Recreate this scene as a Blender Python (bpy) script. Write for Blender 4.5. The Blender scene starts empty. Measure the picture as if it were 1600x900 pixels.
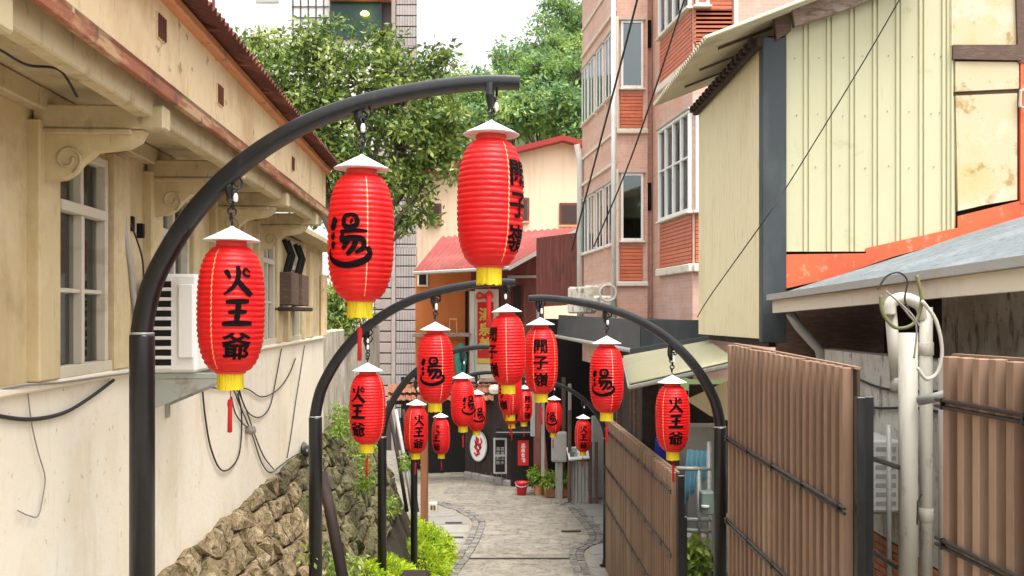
import bpy, bmesh, math, random
import numpy as np
from mathutils import Vector, Matrix
random.seed(7); np.random.seed(7)
SC = bpy.context.scene
COL = SC.collection
PI = math.pi

# ------------------------------------------------------------------ camera, sky, sun, exposure
FPX = 1500.0          # focal length in photo pixels (1600 wide)
EYE = 5.4             # eye height above the small square at the end of the lane
HOR = 490.0           # horizon row in the photo
cam = bpy.data.cameras.new('camera'); cam_o = bpy.data.objects.new('camera', cam); COL.objects.link(cam_o)
cam.sensor_width = 36; cam.lens = FPX/1600*36; cam.shift_y = (HOR-450)/1600; cam.clip_end = 600; cam.clip_start = .05
cam_o.location = (0, 0, EYE); cam_o.rotation_euler = (PI/2, 0, 0)
SC.camera = cam_o

SUN_EL, SUN_AZ = math.radians(70), math.radians(146)     # azimuth clockwise from +Y (lane direction): high, a little behind the camera
world = bpy.data.worlds.new('World'); SC.world = world; world.use_nodes = True
wn = world.node_tree.nodes; wl = world.node_tree.links; wn.clear()
sky = wn.new('ShaderNodeTexSky'); sky.sky_type = 'NISHITA'; sky.sun_disc = False
sky.sun_elevation = SUN_EL; sky.sun_rotation = SUN_AZ; sky.air_density = 1.0; sky.dust_density = 6.0; sky.ozone_density = 1.0
hs = wn.new('ShaderNodeHueSaturation'); hs.inputs['Saturation'].default_value = .18     # thin even overcast
bg = wn.new('ShaderNodeBackground'); bg.inputs['Strength'].default_value = .15
wo = wn.new('ShaderNodeOutputWorld')
wl.new(sky.outputs[0], hs.inputs['Color']); wl.new(hs.outputs[0], bg.inputs['Color']); wl.new(bg.outputs[0], wo.inputs['Surface'])
sun = bpy.data.lights.new('sun', 'SUN'); sun.energy = .6; sun.angle = math.radians(24); sun.color = (1, .965, .91)
sun_o = bpy.data.objects.new('sun', sun); COL.objects.link(sun_o)
sd = Vector((math.sin(SUN_AZ)*math.cos(SUN_EL), math.cos(SUN_AZ)*math.cos(SUN_EL), math.sin(SUN_EL)))
sun_o.rotation_euler = sd.to_track_quat('Z', 'Y').to_euler(); sun_o.location = (10, -10, 30)
SC.view_settings.view_transform = 'Standard'; SC.view_settings.look = 'None'
SC.view_settings.exposure = 1.56; SC.view_settings.gamma = 1; SC.view_settings.use_curve_mapping = False
SC.render.engine = 'CYCLES'
SC.cycles.max_bounces = 7; SC.cycles.diffuse_bounces = 4; SC.cycles.glossy_bounces = 3; SC.cycles.transmission_bounces = 4; SC.cycles.transparent_max_bounces = 8
SC.cycles.use_denoising = True

# ------------------------------------------------------------------ helpers
def P(x, y, Z):
    return Vector(((x-800)*Z/FPX, Z, EYE+(HOR-y)*Z/FPX))
V = Vector

def mat(name, c, layers=(), rough=.7, bump=0, bscale=40, bstretch=(1, 1, 1), rnd=0, metal=0, spec=.35, trans=0, brick=None, coat=0):
    """layers: (colour, scale, stretch, lo, hi, strength) noise masks painted over the base colour"""
    m = bpy.data.materials.new(name); m.use_nodes = True
    n = m.node_tree.nodes; l = m.node_tree.links
    b = n['Principled BSDF']; b.inputs['Roughness'].default_value = rough; b.inputs['Metallic'].default_value = metal
    b.inputs['Specular IOR Level'].default_value = spec; b.inputs['Coat Weight'].default_value = coat
    tc = n.new('ShaderNodeTexCoord')
    rgb = n.new('ShaderNodeRGB'); rgb.outputs[0].default_value = (*c, 1); out = rgb.outputs[0]
    if brick:
        bc, bw, bh, mort, axes = brick
        mp = n.new('ShaderNodeMapping'); l.new(tc.outputs['Object'], mp.inputs[0]); mp.inputs['Rotation'].default_value = axes
        bt = n.new('ShaderNodeTexBrick'); l.new(mp.outputs[0], bt.inputs[0]); bt.offset = 0 if len(brick) > 4 and mort < 0 else .5
        bt.inputs['Color1'].default_value = (*c, 1); bt.inputs['Color2'].default_value = (*[v*.86 for v in c], 1)
        bt.inputs['Mortar'].default_value = (*bc, 1); bt.inputs['Scale'].default_value = 1; bt.inputs['Brick Width'].default_value = bw
        bt.inputs['Row Height'].default_value = bh; bt.inputs['Mortar Size'].default_value = abs(mort); out = bt.outputs[0]
    for i, (lc, sc, st, lo, hi, amt) in enumerate(layers):
        lo = .5+(lo-.5)*.62; hi = .5+(hi-.5)*.62
        mp = n.new('ShaderNodeMapping'); l.new(tc.outputs['Object'], mp.inputs[0])
        mp.inputs['Scale'].default_value = st; mp.inputs['Location'].default_value = (3.1*i+1.7, 7.3*i, 2.2*i)
        nz = n.new('ShaderNodeTexNoise'); l.new(mp.outputs[0], nz.inputs[0]); nz.inputs['Scale'].default_value = sc
        nz.inputs['Detail'].default_value = 7; nz.inputs['Roughness'].default_value = .62
        mr = n.new('ShaderNodeMapRange'); l.new(nz.outputs[0], mr.inputs[0]); mr.inputs[1].default_value = lo; mr.inputs[2].default_value = hi
        mr.inputs[4].default_value = amt; mr.clamp = True
        mx = n.new('ShaderNodeMix'); mx.data_type = 'RGBA'; l.new(mr.outputs[0], mx.inputs[0]); l.new(out, mx.inputs[6]); mx.inputs[7].default_value = (*lc, 1)
        out = mx.outputs[2]
    if rnd:
        oi = n.new('ShaderNodeObjectInfo'); mr = n.new('ShaderNodeMapRange'); l.new(oi.outputs['Random'], mr.inputs[0])
        mr.inputs[3].default_value = 1-rnd; mr.inputs[4].default_value = 1+rnd
        h = n.new('ShaderNodeHueSaturation'); l.new(mr.outputs[0], h.inputs['Value']); l.new(out, h.inputs['Color']); out = h.outputs[0]
    l.new(out, b.inputs['Base Color'])
    if bump:
        mp = n.new('ShaderNodeMapping'); l.new(tc.outputs['Object'], mp.inputs[0]); mp.inputs['Scale'].default_value = bstretch
        nz = n.new('ShaderNodeTexNoise'); nz.inputs['Scale'].default_value = bscale; nz.inputs['Detail'].default_value = 6; l.new(mp.outputs[0], nz.inputs[0])
        bp = n.new('ShaderNodeBump'); bp.inputs['Strength'].default_value = bump; bp.inputs['Distance'].default_value = .07 if bump > .8 else .02
        l.new(nz.outputs[0], bp.inputs['Height']); l.new(bp.outputs[0], b.inputs['Normal'])
    if trans:
        t = n.new('ShaderNodeBsdfTranslucent'); l.new(out, t.inputs[0]); ms = n.new('ShaderNodeMixShader'); ms.inputs[0].default_value = trans
        l.new(b.outputs[0], ms.inputs[1]); l.new(t.outputs[0], ms.inputs[2]); l.new(ms.outputs[0], n['Material Output'].inputs['Surface'])
    return m

def glass(name, tint=(.8, .85, .84), see=.6, rough=.04):
    m = bpy.data.materials.new(name); m.use_nodes = True; n = m.node_tree.nodes; l = m.node_tree.links; n.clear()
    o = n.new('ShaderNodeOutputMaterial'); t = n.new('ShaderNodeBsdfTransparent'); t.inputs[0].default_value = (*tint, 1)
    g = n.new('ShaderNodeBsdfGlossy'); g.inputs['Roughness'].default_value = rough; g.inputs[0].default_value = (.9, .93, .95, 1)
    f = n.new('ShaderNodeFresnel'); f.inputs[0].default_value = 1.5
    ad = n.new('ShaderNodeMath'); ad.operation = 'ADD'; ad.inputs[1].default_value = 1-see-.25; l.new(f.outputs[0], ad.inputs[0]); ad.use_clamp = True
    ms = n.new('ShaderNodeMixShader'); l.new(ad.outputs[0], ms.inputs[0]); l.new(t.outputs[0], ms.inputs[1]); l.new(g.outputs[0], ms.inputs[2]); l.new(ms.outputs[0], o.inputs[0])
    return m

def emis(name, c, s):
    m = bpy.data.materials.new(name); m.use_nodes = True; b = m.node_tree.nodes['Principled BSDF']
    b.inputs['Emission Color'].default_value = (*c, 1); b.inputs['Emission Strength'].default_value = s; b.inputs['Base Color'].default_value = (*c, 1); return m

class Fr:
    """local frame: a along u, o along n (outward), h up"""
    def __init__(s, org, u, n=None):
        s.o = V(org); s.u = V(u).normalized(); s.n = V(n).normalized() if n else V((s.u.y, -s.u.x, 0))
    def pt(s, a, o, h): return s.o + s.u*a + s.n*o + V((0, 0, h))
WORLD = Fr((0, 0, 0), (1, 0, 0), (0, 1, 0))

def worldloc(o):
    p = V(o.location)
    while o.parent: o = o.parent; p += V(o.location)
    return p

class MB:
    def __init__(s): s.v = []; s.f = []; s.smooth = False
    def add(s, vs, fs):
        k = len(s.v); s.v += [V(p) for p in vs]; s.f += [tuple(i+k for i in f) for f in fs]; return s
    def box(s, fr, a0, a1, o0, o1, h0, h1):
        c = [fr.pt(a, o, h) for h in (h0, h1) for o in (o0, o1) for a in (a0, a1)]
        return s.add(c, [(0, 2, 3, 1), (4, 5, 7, 6), (0, 1, 5, 4), (2, 6, 7, 3), (0, 4, 6, 2), (1, 3, 7, 5)])
    def bbox(s, fr, a0, a1, o0, o1, h0, h1, b=.004):
        bm = bmesh.new(); bmesh.ops.create_cube(bm, size=1)
        for v in bm.verts:
            v.co = V(((a0+a1)/2+v.co.x*(a1-a0), (o0+o1)/2+v.co.y*(o1-o0), (h0+h1)/2+v.co.z*(h1-h0)))
        b = min(b, .45*min(abs(a1-a0), abs(o1-o0), abs(h1-h0)))
        bmesh.ops.bevel(bm, geom=bm.edges[:], offset=b, segments=1, affect='EDGES')
        s.add([fr.pt(*v.co) for v in bm.verts], [[v.index for v in f.verts] for f in bm.faces]); bm.free(); return s
    def prism(s, pts, d):
        """polygon (list of points) extruded by vector d"""
        n = len(pts); d = V(d)
        return s.add(list(pts)+[V(p)+d for p in pts], [tuple(range(n))[::-1], tuple(range(n, 2*n))]+[(i, (i+1) % n, n+(i+1) % n, n+i) for i in range(n)])
    def tube(s, pts, r, seg=8, cap=True, flat=None):
        pts = [V(p) for p in pts]; n = len(pts); rs = r if isinstance(r, (list, tuple)) else [r]*n
        vs = []; prev = None
        for i, p in enumerate(pts):
            t = (pts[min(i+1, n-1)]-pts[max(i-1, 0)]).normalized()
            if prev is None:
                a = V((0, 0, 1)) if abs(t.z) < .9 else V((0, 1, 0)); x = t.cross(a).normalized()
            else:
                x = (prev - t*prev.dot(t)).normalized()
            prev = x; y = t.cross(x)
            for k in range(seg):
                an = 2*PI*(k+.5)/seg; vs.append(p+(x*math.cos(an)*(flat or 1)+y*math.sin(an))*rs[i])
        fs = [(i*seg+k, i*seg+(k+1) % seg, (i+1)*seg+(k+1) % seg, (i+1)*seg+k) for i in range(n-1) for k in range(seg)]
        if cap: fs += [tuple(range(seg))[::-1], tuple(range((n-1)*seg, n*seg))]
        return s.add(vs, fs)
    def lathe(s, prof, org=(0, 0, 0), seg=24, sx=1, sy=1):
        org = V(org); n = len(prof)
        vs = [org+V((r*math.cos(2*PI*k/seg)*sx, r*math.sin(2*PI*k/seg)*sy, z)) for r, z in prof for k in range(seg)]
        fs = [(i*seg+k, i*seg+(k+1) % seg, (i+1)*seg+(k+1) % seg, (i+1)*seg+k) for i in range(n-1) for k in range(seg)]
        if prof[0][0] > 1e-4: fs.append(tuple(range(seg))[::-1])
        if prof[-1][0] > 1e-4: fs.append(tuple(range((n-1)*seg, n*seg)))
        return s.add(vs, fs)
    def torus(s, c, ax1, ax2, R, r, seg=14, m=6):
        c = V(c); ax1 = V(ax1).normalized(); ax2 = V(ax2).normalized(); nn = ax1.cross(ax2); vs = []
        for i in range(seg):
            a = 2*PI*i/seg; d = ax1*math.cos(a)+ax2*math.sin(a)
            for k in range(m):
                b = 2*PI*k/m; vs.append(c+d*(R+r*math.cos(b))+nn*r*math.sin(b))
        return s.add(vs, [(i*m+k, i*m+(k+1) % m, ((i+1) % seg)*m+(k+1) % m, ((i+1) % seg)*m+k) for i in range(seg) for k in range(m)])
    def corr(s, A, B, C, D, waves, amp, th=.004, per=6, rows=1, square=False):
        """corrugated sheet: A-B runs across the waves, A-D along them"""
        A, B, C, D = map(V, (A, B, C, D)); n = (B-A).cross(D-A).normalized(); N = waves*per; vs = []; fs = []
        for side in (0, 1):
            for j in range(rows+1):
                w = j/rows
                for i in range(N+1):
                    u = i/N; p = (A*(1-u)+B*u)*(1-w)+(D*(1-u)+C*u)*w
                    q = math.sin(2*PI*i/per)
                    if square: q = max(-1, min(1, q*3))
                    vs.append(p+n*(amp*q-th*side))
        k = (rows+1)*(N+1)
        for j in range(rows):
            for i in range(N):
                a = j*(N+1)+i; fs += [(a, a+1, a+N+2, a+N+1), (k+a, k+a+N+1, k+a+N+2, k+a+1)]
        for i in range(N):
            fs += [(i, k+i, k+i+1, i+1)]; a = rows*(N+1)+i; fs += [(a, a+1, k+a+1, k+a)]
        return s.add(vs, fs)
    def build(s, name, m, parent=None, smooth=False, org=None):
        if parent: o0 = worldloc(parent)
        elif org is not None: o0 = V(org)
        else:
            xs = [p.x for p in s.v]; ys = [p.y for p in s.v]; o0 = V(((min(xs)+max(xs))/2, (min(ys)+max(ys))/2, min(p.z for p in s.v)))
        me = bpy.data.meshes.new(name); me.from_pydata([tuple(p-o0) for p in s.v], [], s.f); me.update()
        bm = bmesh.new(); bm.from_mesh(me); bmesh.ops.recalc_face_normals(bm, faces=bm.faces[:]); bm.to_mesh(me); bm.free()
        if smooth: me.polygons.foreach_set('use_smooth', [True]*len(me.polygons))
        for mm in (m if isinstance(m, (list, tuple)) else [m]): me.materials.append(mm)
        o = bpy.data.objects.new(name, me); COL.objects.link(o)
        if parent: o.parent = parent
        else: o.location = o0
        return o

def tag(o, label=None, cat=None, group=None, kind=None):
    if label: o['label'] = label
    if cat: o['category'] = cat
    if group: o['group'] = group
    if kind: o['kind'] = kind
    return o
def thing(name, label, cat, loc=(0, 0, 0), group=None):
    o = bpy.data.objects.new(name, None); COL.objects.link(o); o.location = loc; o.empty_display_size = .2
    return tag(o, label, cat, group)
def copy_tree(o, parent=None):
    c = o.copy(); COL.objects.link(c)
    if parent: c.parent = parent
    for ch in list(o.children): copy_tree(ch, c)
    return c
def catmull(pts, n=6):
    pts = [V(p) for p in pts]; out = []
    for i in range(len(pts)-1):
        p0 = pts[max(i-1, 0)]; p1 = pts[i]; p2 = pts[i+1]; p3 = pts[min(i+2, len(pts)-1)]
        for k in range(n):
            t = k/n; out.append(.5*((2*p1)+(p2-p0)*t+(2*p0-5*p1+4*p2-p3)*t*t+(3*p1-p0-3*p2+p3)*t**3))
    return out+[pts[-1]]
def cable(label, pts, r, m, name='cable', n=6, group=None, seg=6):
    return tag(MB().tube(catmull(pts, n), r, seg).build(name, m, smooth=True), label, 'cable', group)
def glyph_mesh(text, offset=.0, size=1):
    """flat triangles of a text in the built-in font, centred"""
    c = bpy.data.curves.new('t', 'FONT'); c.body = text; c.size = size; c.offset = offset; c.resolution_u = 3
    o = bpy.data.objects.new('t', c); COL.objects.link(o); dg = bpy.context.evaluated_depsgraph_get(); dg.update()
    me = bpy.data.meshes.new_from_object(o.evaluated_get(dg)); vs = [V(v.co) for v in me.vertices]; fs = [tuple(p.vertices) for p in me.polygons]
    bpy.data.objects.remove(o); bpy.data.curves.remove(c); bpy.data.meshes.remove(me)
    if vs:
        cx = (min(v.x for v in vs)+max(v.x for v in vs))/2; cy = (min(v.y for v in vs)+max(v.y for v in vs))/2; vs = [V((v.x-cx, v.y-cy, 0)) for v in vs]
    return vs, fs
def sub_mesh(vs, fs, maxlen):
    bm = bmesh.new(); bv = [bm.verts.new(v) for v in vs]
    for f in fs:
        try: bm.faces.new([bv[i] for i in f])
        except ValueError: pass
    for _ in range(4):
        es = [e for e in bm.edges if e.calc_length() > maxlen]
        if not es: break
        bmesh.ops.subdivide_edges(bm, edges=es, cuts=1); bmesh.ops.triangulate(bm, faces=bm.faces[:])
    bm.verts.index_update(); r = [V(v.co) for v in bm.verts], [tuple(v.index for v in f.verts) for f in bm.faces]; bm.free(); return r
def stroke(pts, w0, w1=None, n=5):
    w0 = w0*1.3; w1 = None if w1 is None else w1*1.3
    """brush stroke as a flat ribbon in the plane (x,y)"""
    c = catmull([V((p[0], p[1], 0)) for p in pts], n); N = len(c); vs = []; fs = []; w1 = w0 if w1 is None else w1
    for i, p in enumerate(c):
        t = (c[min(i+1, N-1)]-c[max(i-1, 0)]).normalized(); q = V((-t.y, t.x, 0)); f = i/(N-1)
        w = (w0*(1-f)+w1*f)*(.62+.38*min(1, 4*f, 4*(1-f)))
        vs += [p+q*w/2, p-q*w/2]
    fs = [(2*i, 2*i+1, 2*i+3, 2*i+2) for i in range(N-1)]
    return vs, fs
def merge(parts):
    vs, fs = [], []
    for v, f in parts:
        k = len(vs); vs += v; fs += [tuple(i+k for i in g) for g in f]
    return vs, fs
def flat_text(text, c, right, up, size, m, name, parent, offset=.02, gap=.006, vertical=False, sx=1.0):
    """lettering as a thin raised mesh on a plane"""
    c = V(c); right = V(right).normalized(); up = V(up).normalized(); n = right.cross(up); parts = []
    chars = list(text) if vertical else [text]
    for i, ch in enumerate(chars):
        vs, fs = glyph_mesh(ch, offset); dy = ((len(chars)-1)/2-i)*1.08 if vertical else 0
        parts.append(([v+V((0, dy, 0)) for v in vs], fs))
    vs, fs = merge(parts)
    return MB().add([c+right*v.x*size*sx+up*v.y*size+n*gap for v in vs], fs).build(name, m, parent)

def leaf_cloud(centers, n_per, spread, size, rng, droop=.3, mats=3, wid=.42):
    """numpy leaf faces: folded diamonds round cluster centres; returns verts, faces, material index"""
    C = np.repeat(np.array(centers), n_per, axis=0); N = len(C)
    off = rng.normal(size=(N, 3)); off /= np.linalg.norm(off, axis=1)[:, None]; off *= (rng.random((N, 1))**.5)*spread
    p = C+off*np.array([1, 1, .75])
    d = off/spread*.8+rng.normal(size=(N, 3))*.6; d[:, 2] -= droop; d /= np.linalg.norm(d, axis=1)[:, None]+1e-6
    a = rng.normal(size=(N, 3)); a[:, 2] += .0; s = np.cross(d, a); s /= np.linalg.norm(s, axis=1)[:, None]+1e-6
    nn = np.cross(s, d); L = size*(.6+.8*rng.random((N, 1))); W = L*wid
    v = np.stack([p, p+d*L*.5+s*W*.5+nn*L*.08, p+d*L, p+d*L*.5-s*W*.5+nn*L*.08], axis=1).reshape(-1, 3)
    f = np.arange(N*4).reshape(N, 4)
    cm = np.repeat(rng.integers(0, mats, len(centers)), n_per); mi = np.where(rng.random(N) < .65, cm, rng.integers(0, mats, N))
    return v, f, mi
def np_mesh(name, v, f, mats, mi, parent=None, org=(0, 0, 0)):
    o0 = np.array(worldloc(parent) if parent else org); me = bpy.data.meshes.new(name)
    me.vertices.add(len(v)); me.vertices.foreach_set('co', (v-o0).astype(np.float32).ravel()); k = f.shape[1]
    me.loops.add(f.size); me.loops.foreach_set('vertex_index', f.astype(np.int32).ravel()); me.polygons.add(len(f))
    me.polygons.foreach_set('loop_start', np.arange(0, f.size, k, dtype=np.int32)); me.polygons.foreach_set('material_index', mi.astype(np.int32))
    for m in mats: me.materials.append(m)
    me.update(calc_edges=True); me.validate()
    o = bpy.data.objects.new(name, me); COL.objects.link(o)
    if parent: o.parent = parent
    else: o.location = org
    return o

# ------------------------------------------------------------------ materials
up_streak = (3, 3, .5)
M = {}
M['plaster'] = mat('cream plaster', (.82, .745, .60), [((.64, .52, .33), 1.3, (1, 1, .5), .52, .85, .55), ((.84, .78, .67), 2.2, (1, 1, 1), .5, .7, .7), ((.36, .28, .17), 5, (5, 5, .5), .74, .9, .4), ((.3, .24, .16), 14, (1, 1, 1), .72, .80, .5), ((.52, .43, .29), 1.6, (2.5, 2.5, .3), .62, .95, .4)], rough=.85, bump=.25, bscale=18)
M['plaster_up'] = mat('tan plaster', (.61, .49, .28), [((.43, .325, .17), 1.8, (2, 2, .6), .45, .7, .6), ((.70, .60, .42), 3, (1, 1, 1), .5, .7, .6), ((.27, .19, .10), 2.4, (1, 1, .8), .58, .86, .6), ((.22, .16, .09), 6, (5, 5, .6), .72, .9, .5)], rough=.85, bump=.3, bscale=20)
M['band'] = mat('cream band plaster', (.80, .62, .38), [((.56, .36, .18), 1.2, (1, 1, .9), .5, .72, .7), ((.45, .3, .18), 6, (4, 4, .8), .62, .8, .6), ((.2, .13, .09), 9, (1, 1, 1), .7, .76, .6)], rough=.85, bump=.2, bscale=16)
M['eave'] = mat('tan painted timber', (.52, .43, .26), [((.36, .28, .155), 3, (1, 1, 1), .5, .75, .6), ((.60, .52, .36), 6, (1, 1, 1), .55, .75, .5), ((.20, .145, .085), 3.4, (2, 2, 1), .6, .85, .7), ((.2, .15, .09), 8, (3, 3, 1), .68, .8, .5)], rough=.75, bump=.1)
M['fascia'] = mat('rusted red fascia', (.30, .105, .055), [((.50, .33, .18), 3, (1, .5, 3), .48, .62, .8), ((.12, .07, .05), 7, (1, 1, .6), .58, .72, .8)], rough=.8, bump=.2)
M['trim'] = mat('terracotta trim', (.66, .30, .15), [((.42, .18, .1), 3, (1, 1, 1), .5, .7, .6), ((.18, .1, .07), 8, (1, 1, 1), .68, .78, .6)], rough=.8, bump=.15)
M['rust'] = mat('rusty corrugated iron', (.13, .042, .028), [((.24, .085, .05), 2, (1, 1, 1), .5, .66, .8), ((.06, .03, .025), 5, (1, 1, 1), .55, .7, .7)], rough=.8, bump=.2)
M['white_frame'] = mat('off white window paint', (.62, .56, .44), [((.4, .33, .22), 5, (1, 1, 1), .6, .75, .5)], rough=.55)
M['curtain'] = mat('curtain', (.74, .66, .55), [((.4, .34, .28), 4, (6, 6, .3), .45, .6, .8)], rough=.9)
M['frosted'] = mat('blind greyish green', (.48, .52, .45), [((.36, .4, .34), 3, (.5, .5, 8), .45, .6, .7)], rough=.9)
M['dark'] = mat('dark interior', (.010, .0085, .0075), rough=.9)  # near black; also painted in for the shade of unlit interiors
M['dark2'] = mat('dark brown stain and shade', (.030, .019, .015), [((.06, .037, .027), 3, (1, 1, 1), .5, .7, .6)], rough=.75)  # brown boards; also colours in shade inside rooms and roof voids
M['glass'] = glass('window glass', (.92, .94, .92), see=.74)
M['glass_dark'] = glass('green window glass', (.35, .5, .45), see=.66)
M['white'] = mat('white enamel', (.78, .77, .73), [((.5, .44, .34), 4, (1, 1, .5), .6, .8, .5)], rough=.4)
M['metal_grey'] = mat('grey green steel', (.38, .40, .36), [((.24, .18, .12), 6, (1, 1, 1), .6, .75, .6)], rough=.5, metal=.3)
M['black'] = mat('black painted steel', (.010, .010, .011), [((.026, .026, .028), 9, (1, 1, .3), .55, .75, .5), ((.05, .045, .04), 30, (1, 1, 1), .70, .80, .3)], rough=.30, spec=.5, bump=.04, bscale=60)
M['wire'] = mat('black cable', (.03, .028, .026), rough=.6)
M['wire_grey'] = mat('grey cable', (.25, .23, .2), rough=.6)
M['red'] = mat('red lantern cloth', (.86, .012, .014), [((.66, .008, .01), 3, (1, 1, .4), .5, .75, .6), ((.88, .05, .04), 2, (1, 1, .6), .55, .8, .5)], rough=.42, spec=.45, trans=.32, rnd=.06, bump=.35, bscale=16, bstretch=(1, 1, 2.5))
M['red_neck'] = mat('faded red rim', (.72, .06, .05), rough=.5)
M['seam'] = mat('pale seam', (.92, .33, .17), rough=.6)
M['ink'] = mat('black ink', (.006, .004, .004), rough=.9, spec=.1)
M['cap'] = mat('white tin cap', (.80, .79, .77), [((.5, .47, .43), 14, (1, 1, 1), .55, .75, .5)], rough=.5)
M['yellow'] = mat('yellow fringe', (.92, .74, .03), [((.6, .42, .01), 30, (4, 4, .3), .5, .65, .6)], rough=.7, trans=.2)
M['tassel'] = mat('red tassel', (.6, .02, .02), rough=.8)
M['bulb'] = mat('bulb', (.7, .68, .64), rough=.2)
M['stone'] = mat('tan rock', (.33, .25, .135), [((.21, .15, .078), 4, (1, 1, 1), .48, .66, .8), ((.52, .42, .26), 7, (1, 1, 1), .54, .68, .8), ((.045, .034, .022), 11, (1, 1, 1), .6, .72, .8)], rough=.95, bump=.9, bscale=22, rnd=.22)
M['stone_moss'] = mat('mossy rock', (.17, .14, .08), [((.10, .115, .03), 3, (1, 1, 1), .48, .62, .8), ((.19, .155, .09), 8, (1, 1, 1), .54, .68, .7), ((.02, .018, .012), 9, (1, 1, 1), .58, .7, .8)], rough=.95, bump=.9, bscale=22, rnd=.3)
M['mortar'] = mat('dark earth joint', (.035, .026, .016), [((.07, .055, .03), 9, (1, 1, 1), .5, .7, .7)], rough=1, bump=.5)
M['concrete'] = mat('weathered concrete', (.50, .45, .36), [((.28, .24, .17), 2.5, (3, 3, .35), .45, .68, .8), ((.12, .10, .07), 5, (5, 5, .4), .56, .74, .7), ((.66, .6, .5), 2, (1, 1, 1), .55, .7, .6)], rough=.95, bump=.5, bscale=14)
M['paver'] = mat('tan flagstone', (.29, .258, .205), [((.18, .158, .125), 4, (1, 1, 1), .46, .66, .85), ((.085, .075, .06), 9, (1, 2.5, 1), .56, .72, .85), ((.33, .295, .235), 3, (1, 1, 1), .5, .7, .5)], rough=.8, bump=.5, bscale=16, rnd=.12)
M['joint'] = mat('sandy joint', (.30, .26, .195), [((.2, .17, .13), 6, (1, 1, 1), .5, .66, .8)], rough=.95, bump=.4)
M['cobble'] = mat('dark cobble', (.20, .185, .16), [((.26, .235, .2), 6, (1, 1, 1), .52, .66, .7), ((.08, .075, .07), 12, (1, 1, 1), .58, .7, .7)], rough=.75, bump=.5, bscale=18, rnd=.3)
M['slab'] = mat('grey granite slab', (.28, .265, .23), [((.33, .31, .27), 4, (1, 1, 1), .5, .7, .6), ((.22, .2, .17), 14, (1, 1, 1), .62, .74, .6)], rough=.75, bump=.3, bscale=20, rnd=.08)
M['ground'] = mat('worn ground', (.3, .27, .21), [((.2, .175, .14), 2, (1, 1, 1), .45, .65, .7), ((.13, .12, .1), 9, (1, 1, 1), .55, .7, .6)], rough=.9, bump=.4, bscale=14)
M['slat'] = mat('brown composite slat', (.25, .155, .10), [((.34, .23, .155), 1.4, (1, 1, .4), .48, .7, .7), ((.175, .105, .068), 3, (4, 4, .25), .55, .72, .6)], rough=.6, bump=.12, bscale=50, bstretch=(5, 5, .2), rnd=.15)
M['slat_back'] = mat('brown backing', (.055, .035, .024), rough=.75)
M['ycream'] = mat('pale yellow sheet metal', (.56, .53, .335), [((.50, .46, .29), 1.1, (1, 1, .4), .5, .75, .5), ((.46, .42, .26), 6, (6, 6, .4), .66, .8, .45), ((.35, .33, .18), 2, (1, 1, 1), .7, .8, .4)], rough=.5, bump=.04)
M['ycream2'] = mat('pale yellow ribbed sheet', (.82, .74, .49), [((.68, .57, .33), 1.0, (1, 1, .4), .5, .72, .6), ((.5, .42, .26), 6, (6, 6, .4), .62, .8, .5)], rough=.5)
M['slate'] = mat('slate grey flashing', (.042, .050, .053), [((.075, .085, .087), 2, (1, 1, .4), .5, .7, .6), ((.05, .055, .055), 8, (1, 1, 1), .6, .75, .6)], rough=.5)
M['orange'] = mat('orange red sheet', (.74, .13, .05), [((.58, .09, .04), 2, (1, 1, 1), .5, .7, .6), ((.75, .35, .24), 9, (1, 1, 1), .64, .76, .5)], rough=.5)
M['panel'] = mat('stained beige board', (.60, .50, .32), [((.62, .44, .18), 1.6, (1, 1, .7), .5, .7, .7), ((.36, .22, .05), 3.2, (1, 1, 1), .62, .74, .8), ((.66, .6, .48), 2, (1, 1, 1), .5, .66, .6)], rough=.8, bump=.1)
M['oldwood'] = mat('old grey timber', (.34, .25, .2), [((.18, .12, .09), 6, (1, 4, 4), .48, .66, .8), ((.5, .42, .37), 5, (1, 3, 3), .56, .7, .6)], rough=.9, bump=.4)
M['darkwood'] = mat('dark timber', (.12, .075, .055), [((.2, .13, .09), 7, (1, 1, 5), .5, .7, .6)], rough=.8, bump=.2)
M['shingle'] = mat('blue grey roof felt', (.15, .175, .182), [((.22, .245, .25), 1.6, (1, 1, 1), .5, .68, .7), ((.06, .07, .075), 13, (1, 1, 1), .6, .70, .85), ((.22, .24, .24), 4, (1, 1, 1), .6, .75, .5)], rough=.85, bump=.3, bscale=60)
M['gutter'] = mat('galvanised gutter', (.40, .39, .36), [((.42, .33, .15), 3, (1, 1, 1), .58, .72, .6), ((.3, .28, .25), 6, (1, 1, 1), .6, .75, .5)], rough=.5, metal=.2)
M['awning'] = mat('beige corrugated awning', (.62, .57, .42), [((.45, .4, .27), 2, (1, 1, 1), .5, .7, .6)], rough=.6)
M['whitewall'] = mat('stained white wall', (.66, .62, .53), [((.45, .40, .31), 1.6, (1, 1, .7), .46, .68, .8), ((.16, .13, .1), 4, (2, 2, .6), .58, .72, .8), ((.3, .24, .17), 12, (1, 1, 1), .62, .74, .6)], rough=.95, bump=.4, bscale=12)
M['pvc'] = mat('off white plastic pipe', (.52, .49, .41), [((.36, .325, .25), 3, (2, 2, .3), .5, .7, .7), ((.25, .22, .17), 9, (1, 1, .5), .66, .8, .6)], rough=.5)
M['brick_o'] = mat('orange brick', (.50, .20, .09), [((.36, .13, .06), 3, (1, 1, 1), .5, .7, .6)], rough=.85, rnd=.18, bump=.2)
M['pink'] = mat('pink small tile', (.70, .42, .315), [((.62, .31, .215), 1.0, (1, 1, .5), .5, .7, .6), ((.74, .53, .43), 2.4, (1, 1, 1), .52, .7, .5), ((.3, .22, .19), 5, (5, 5, .4), .62, .8, .4)], rough=.6, brick=((.62, .47, .40), .22, .075, .006, (PI/2, 0, 0)))
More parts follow.
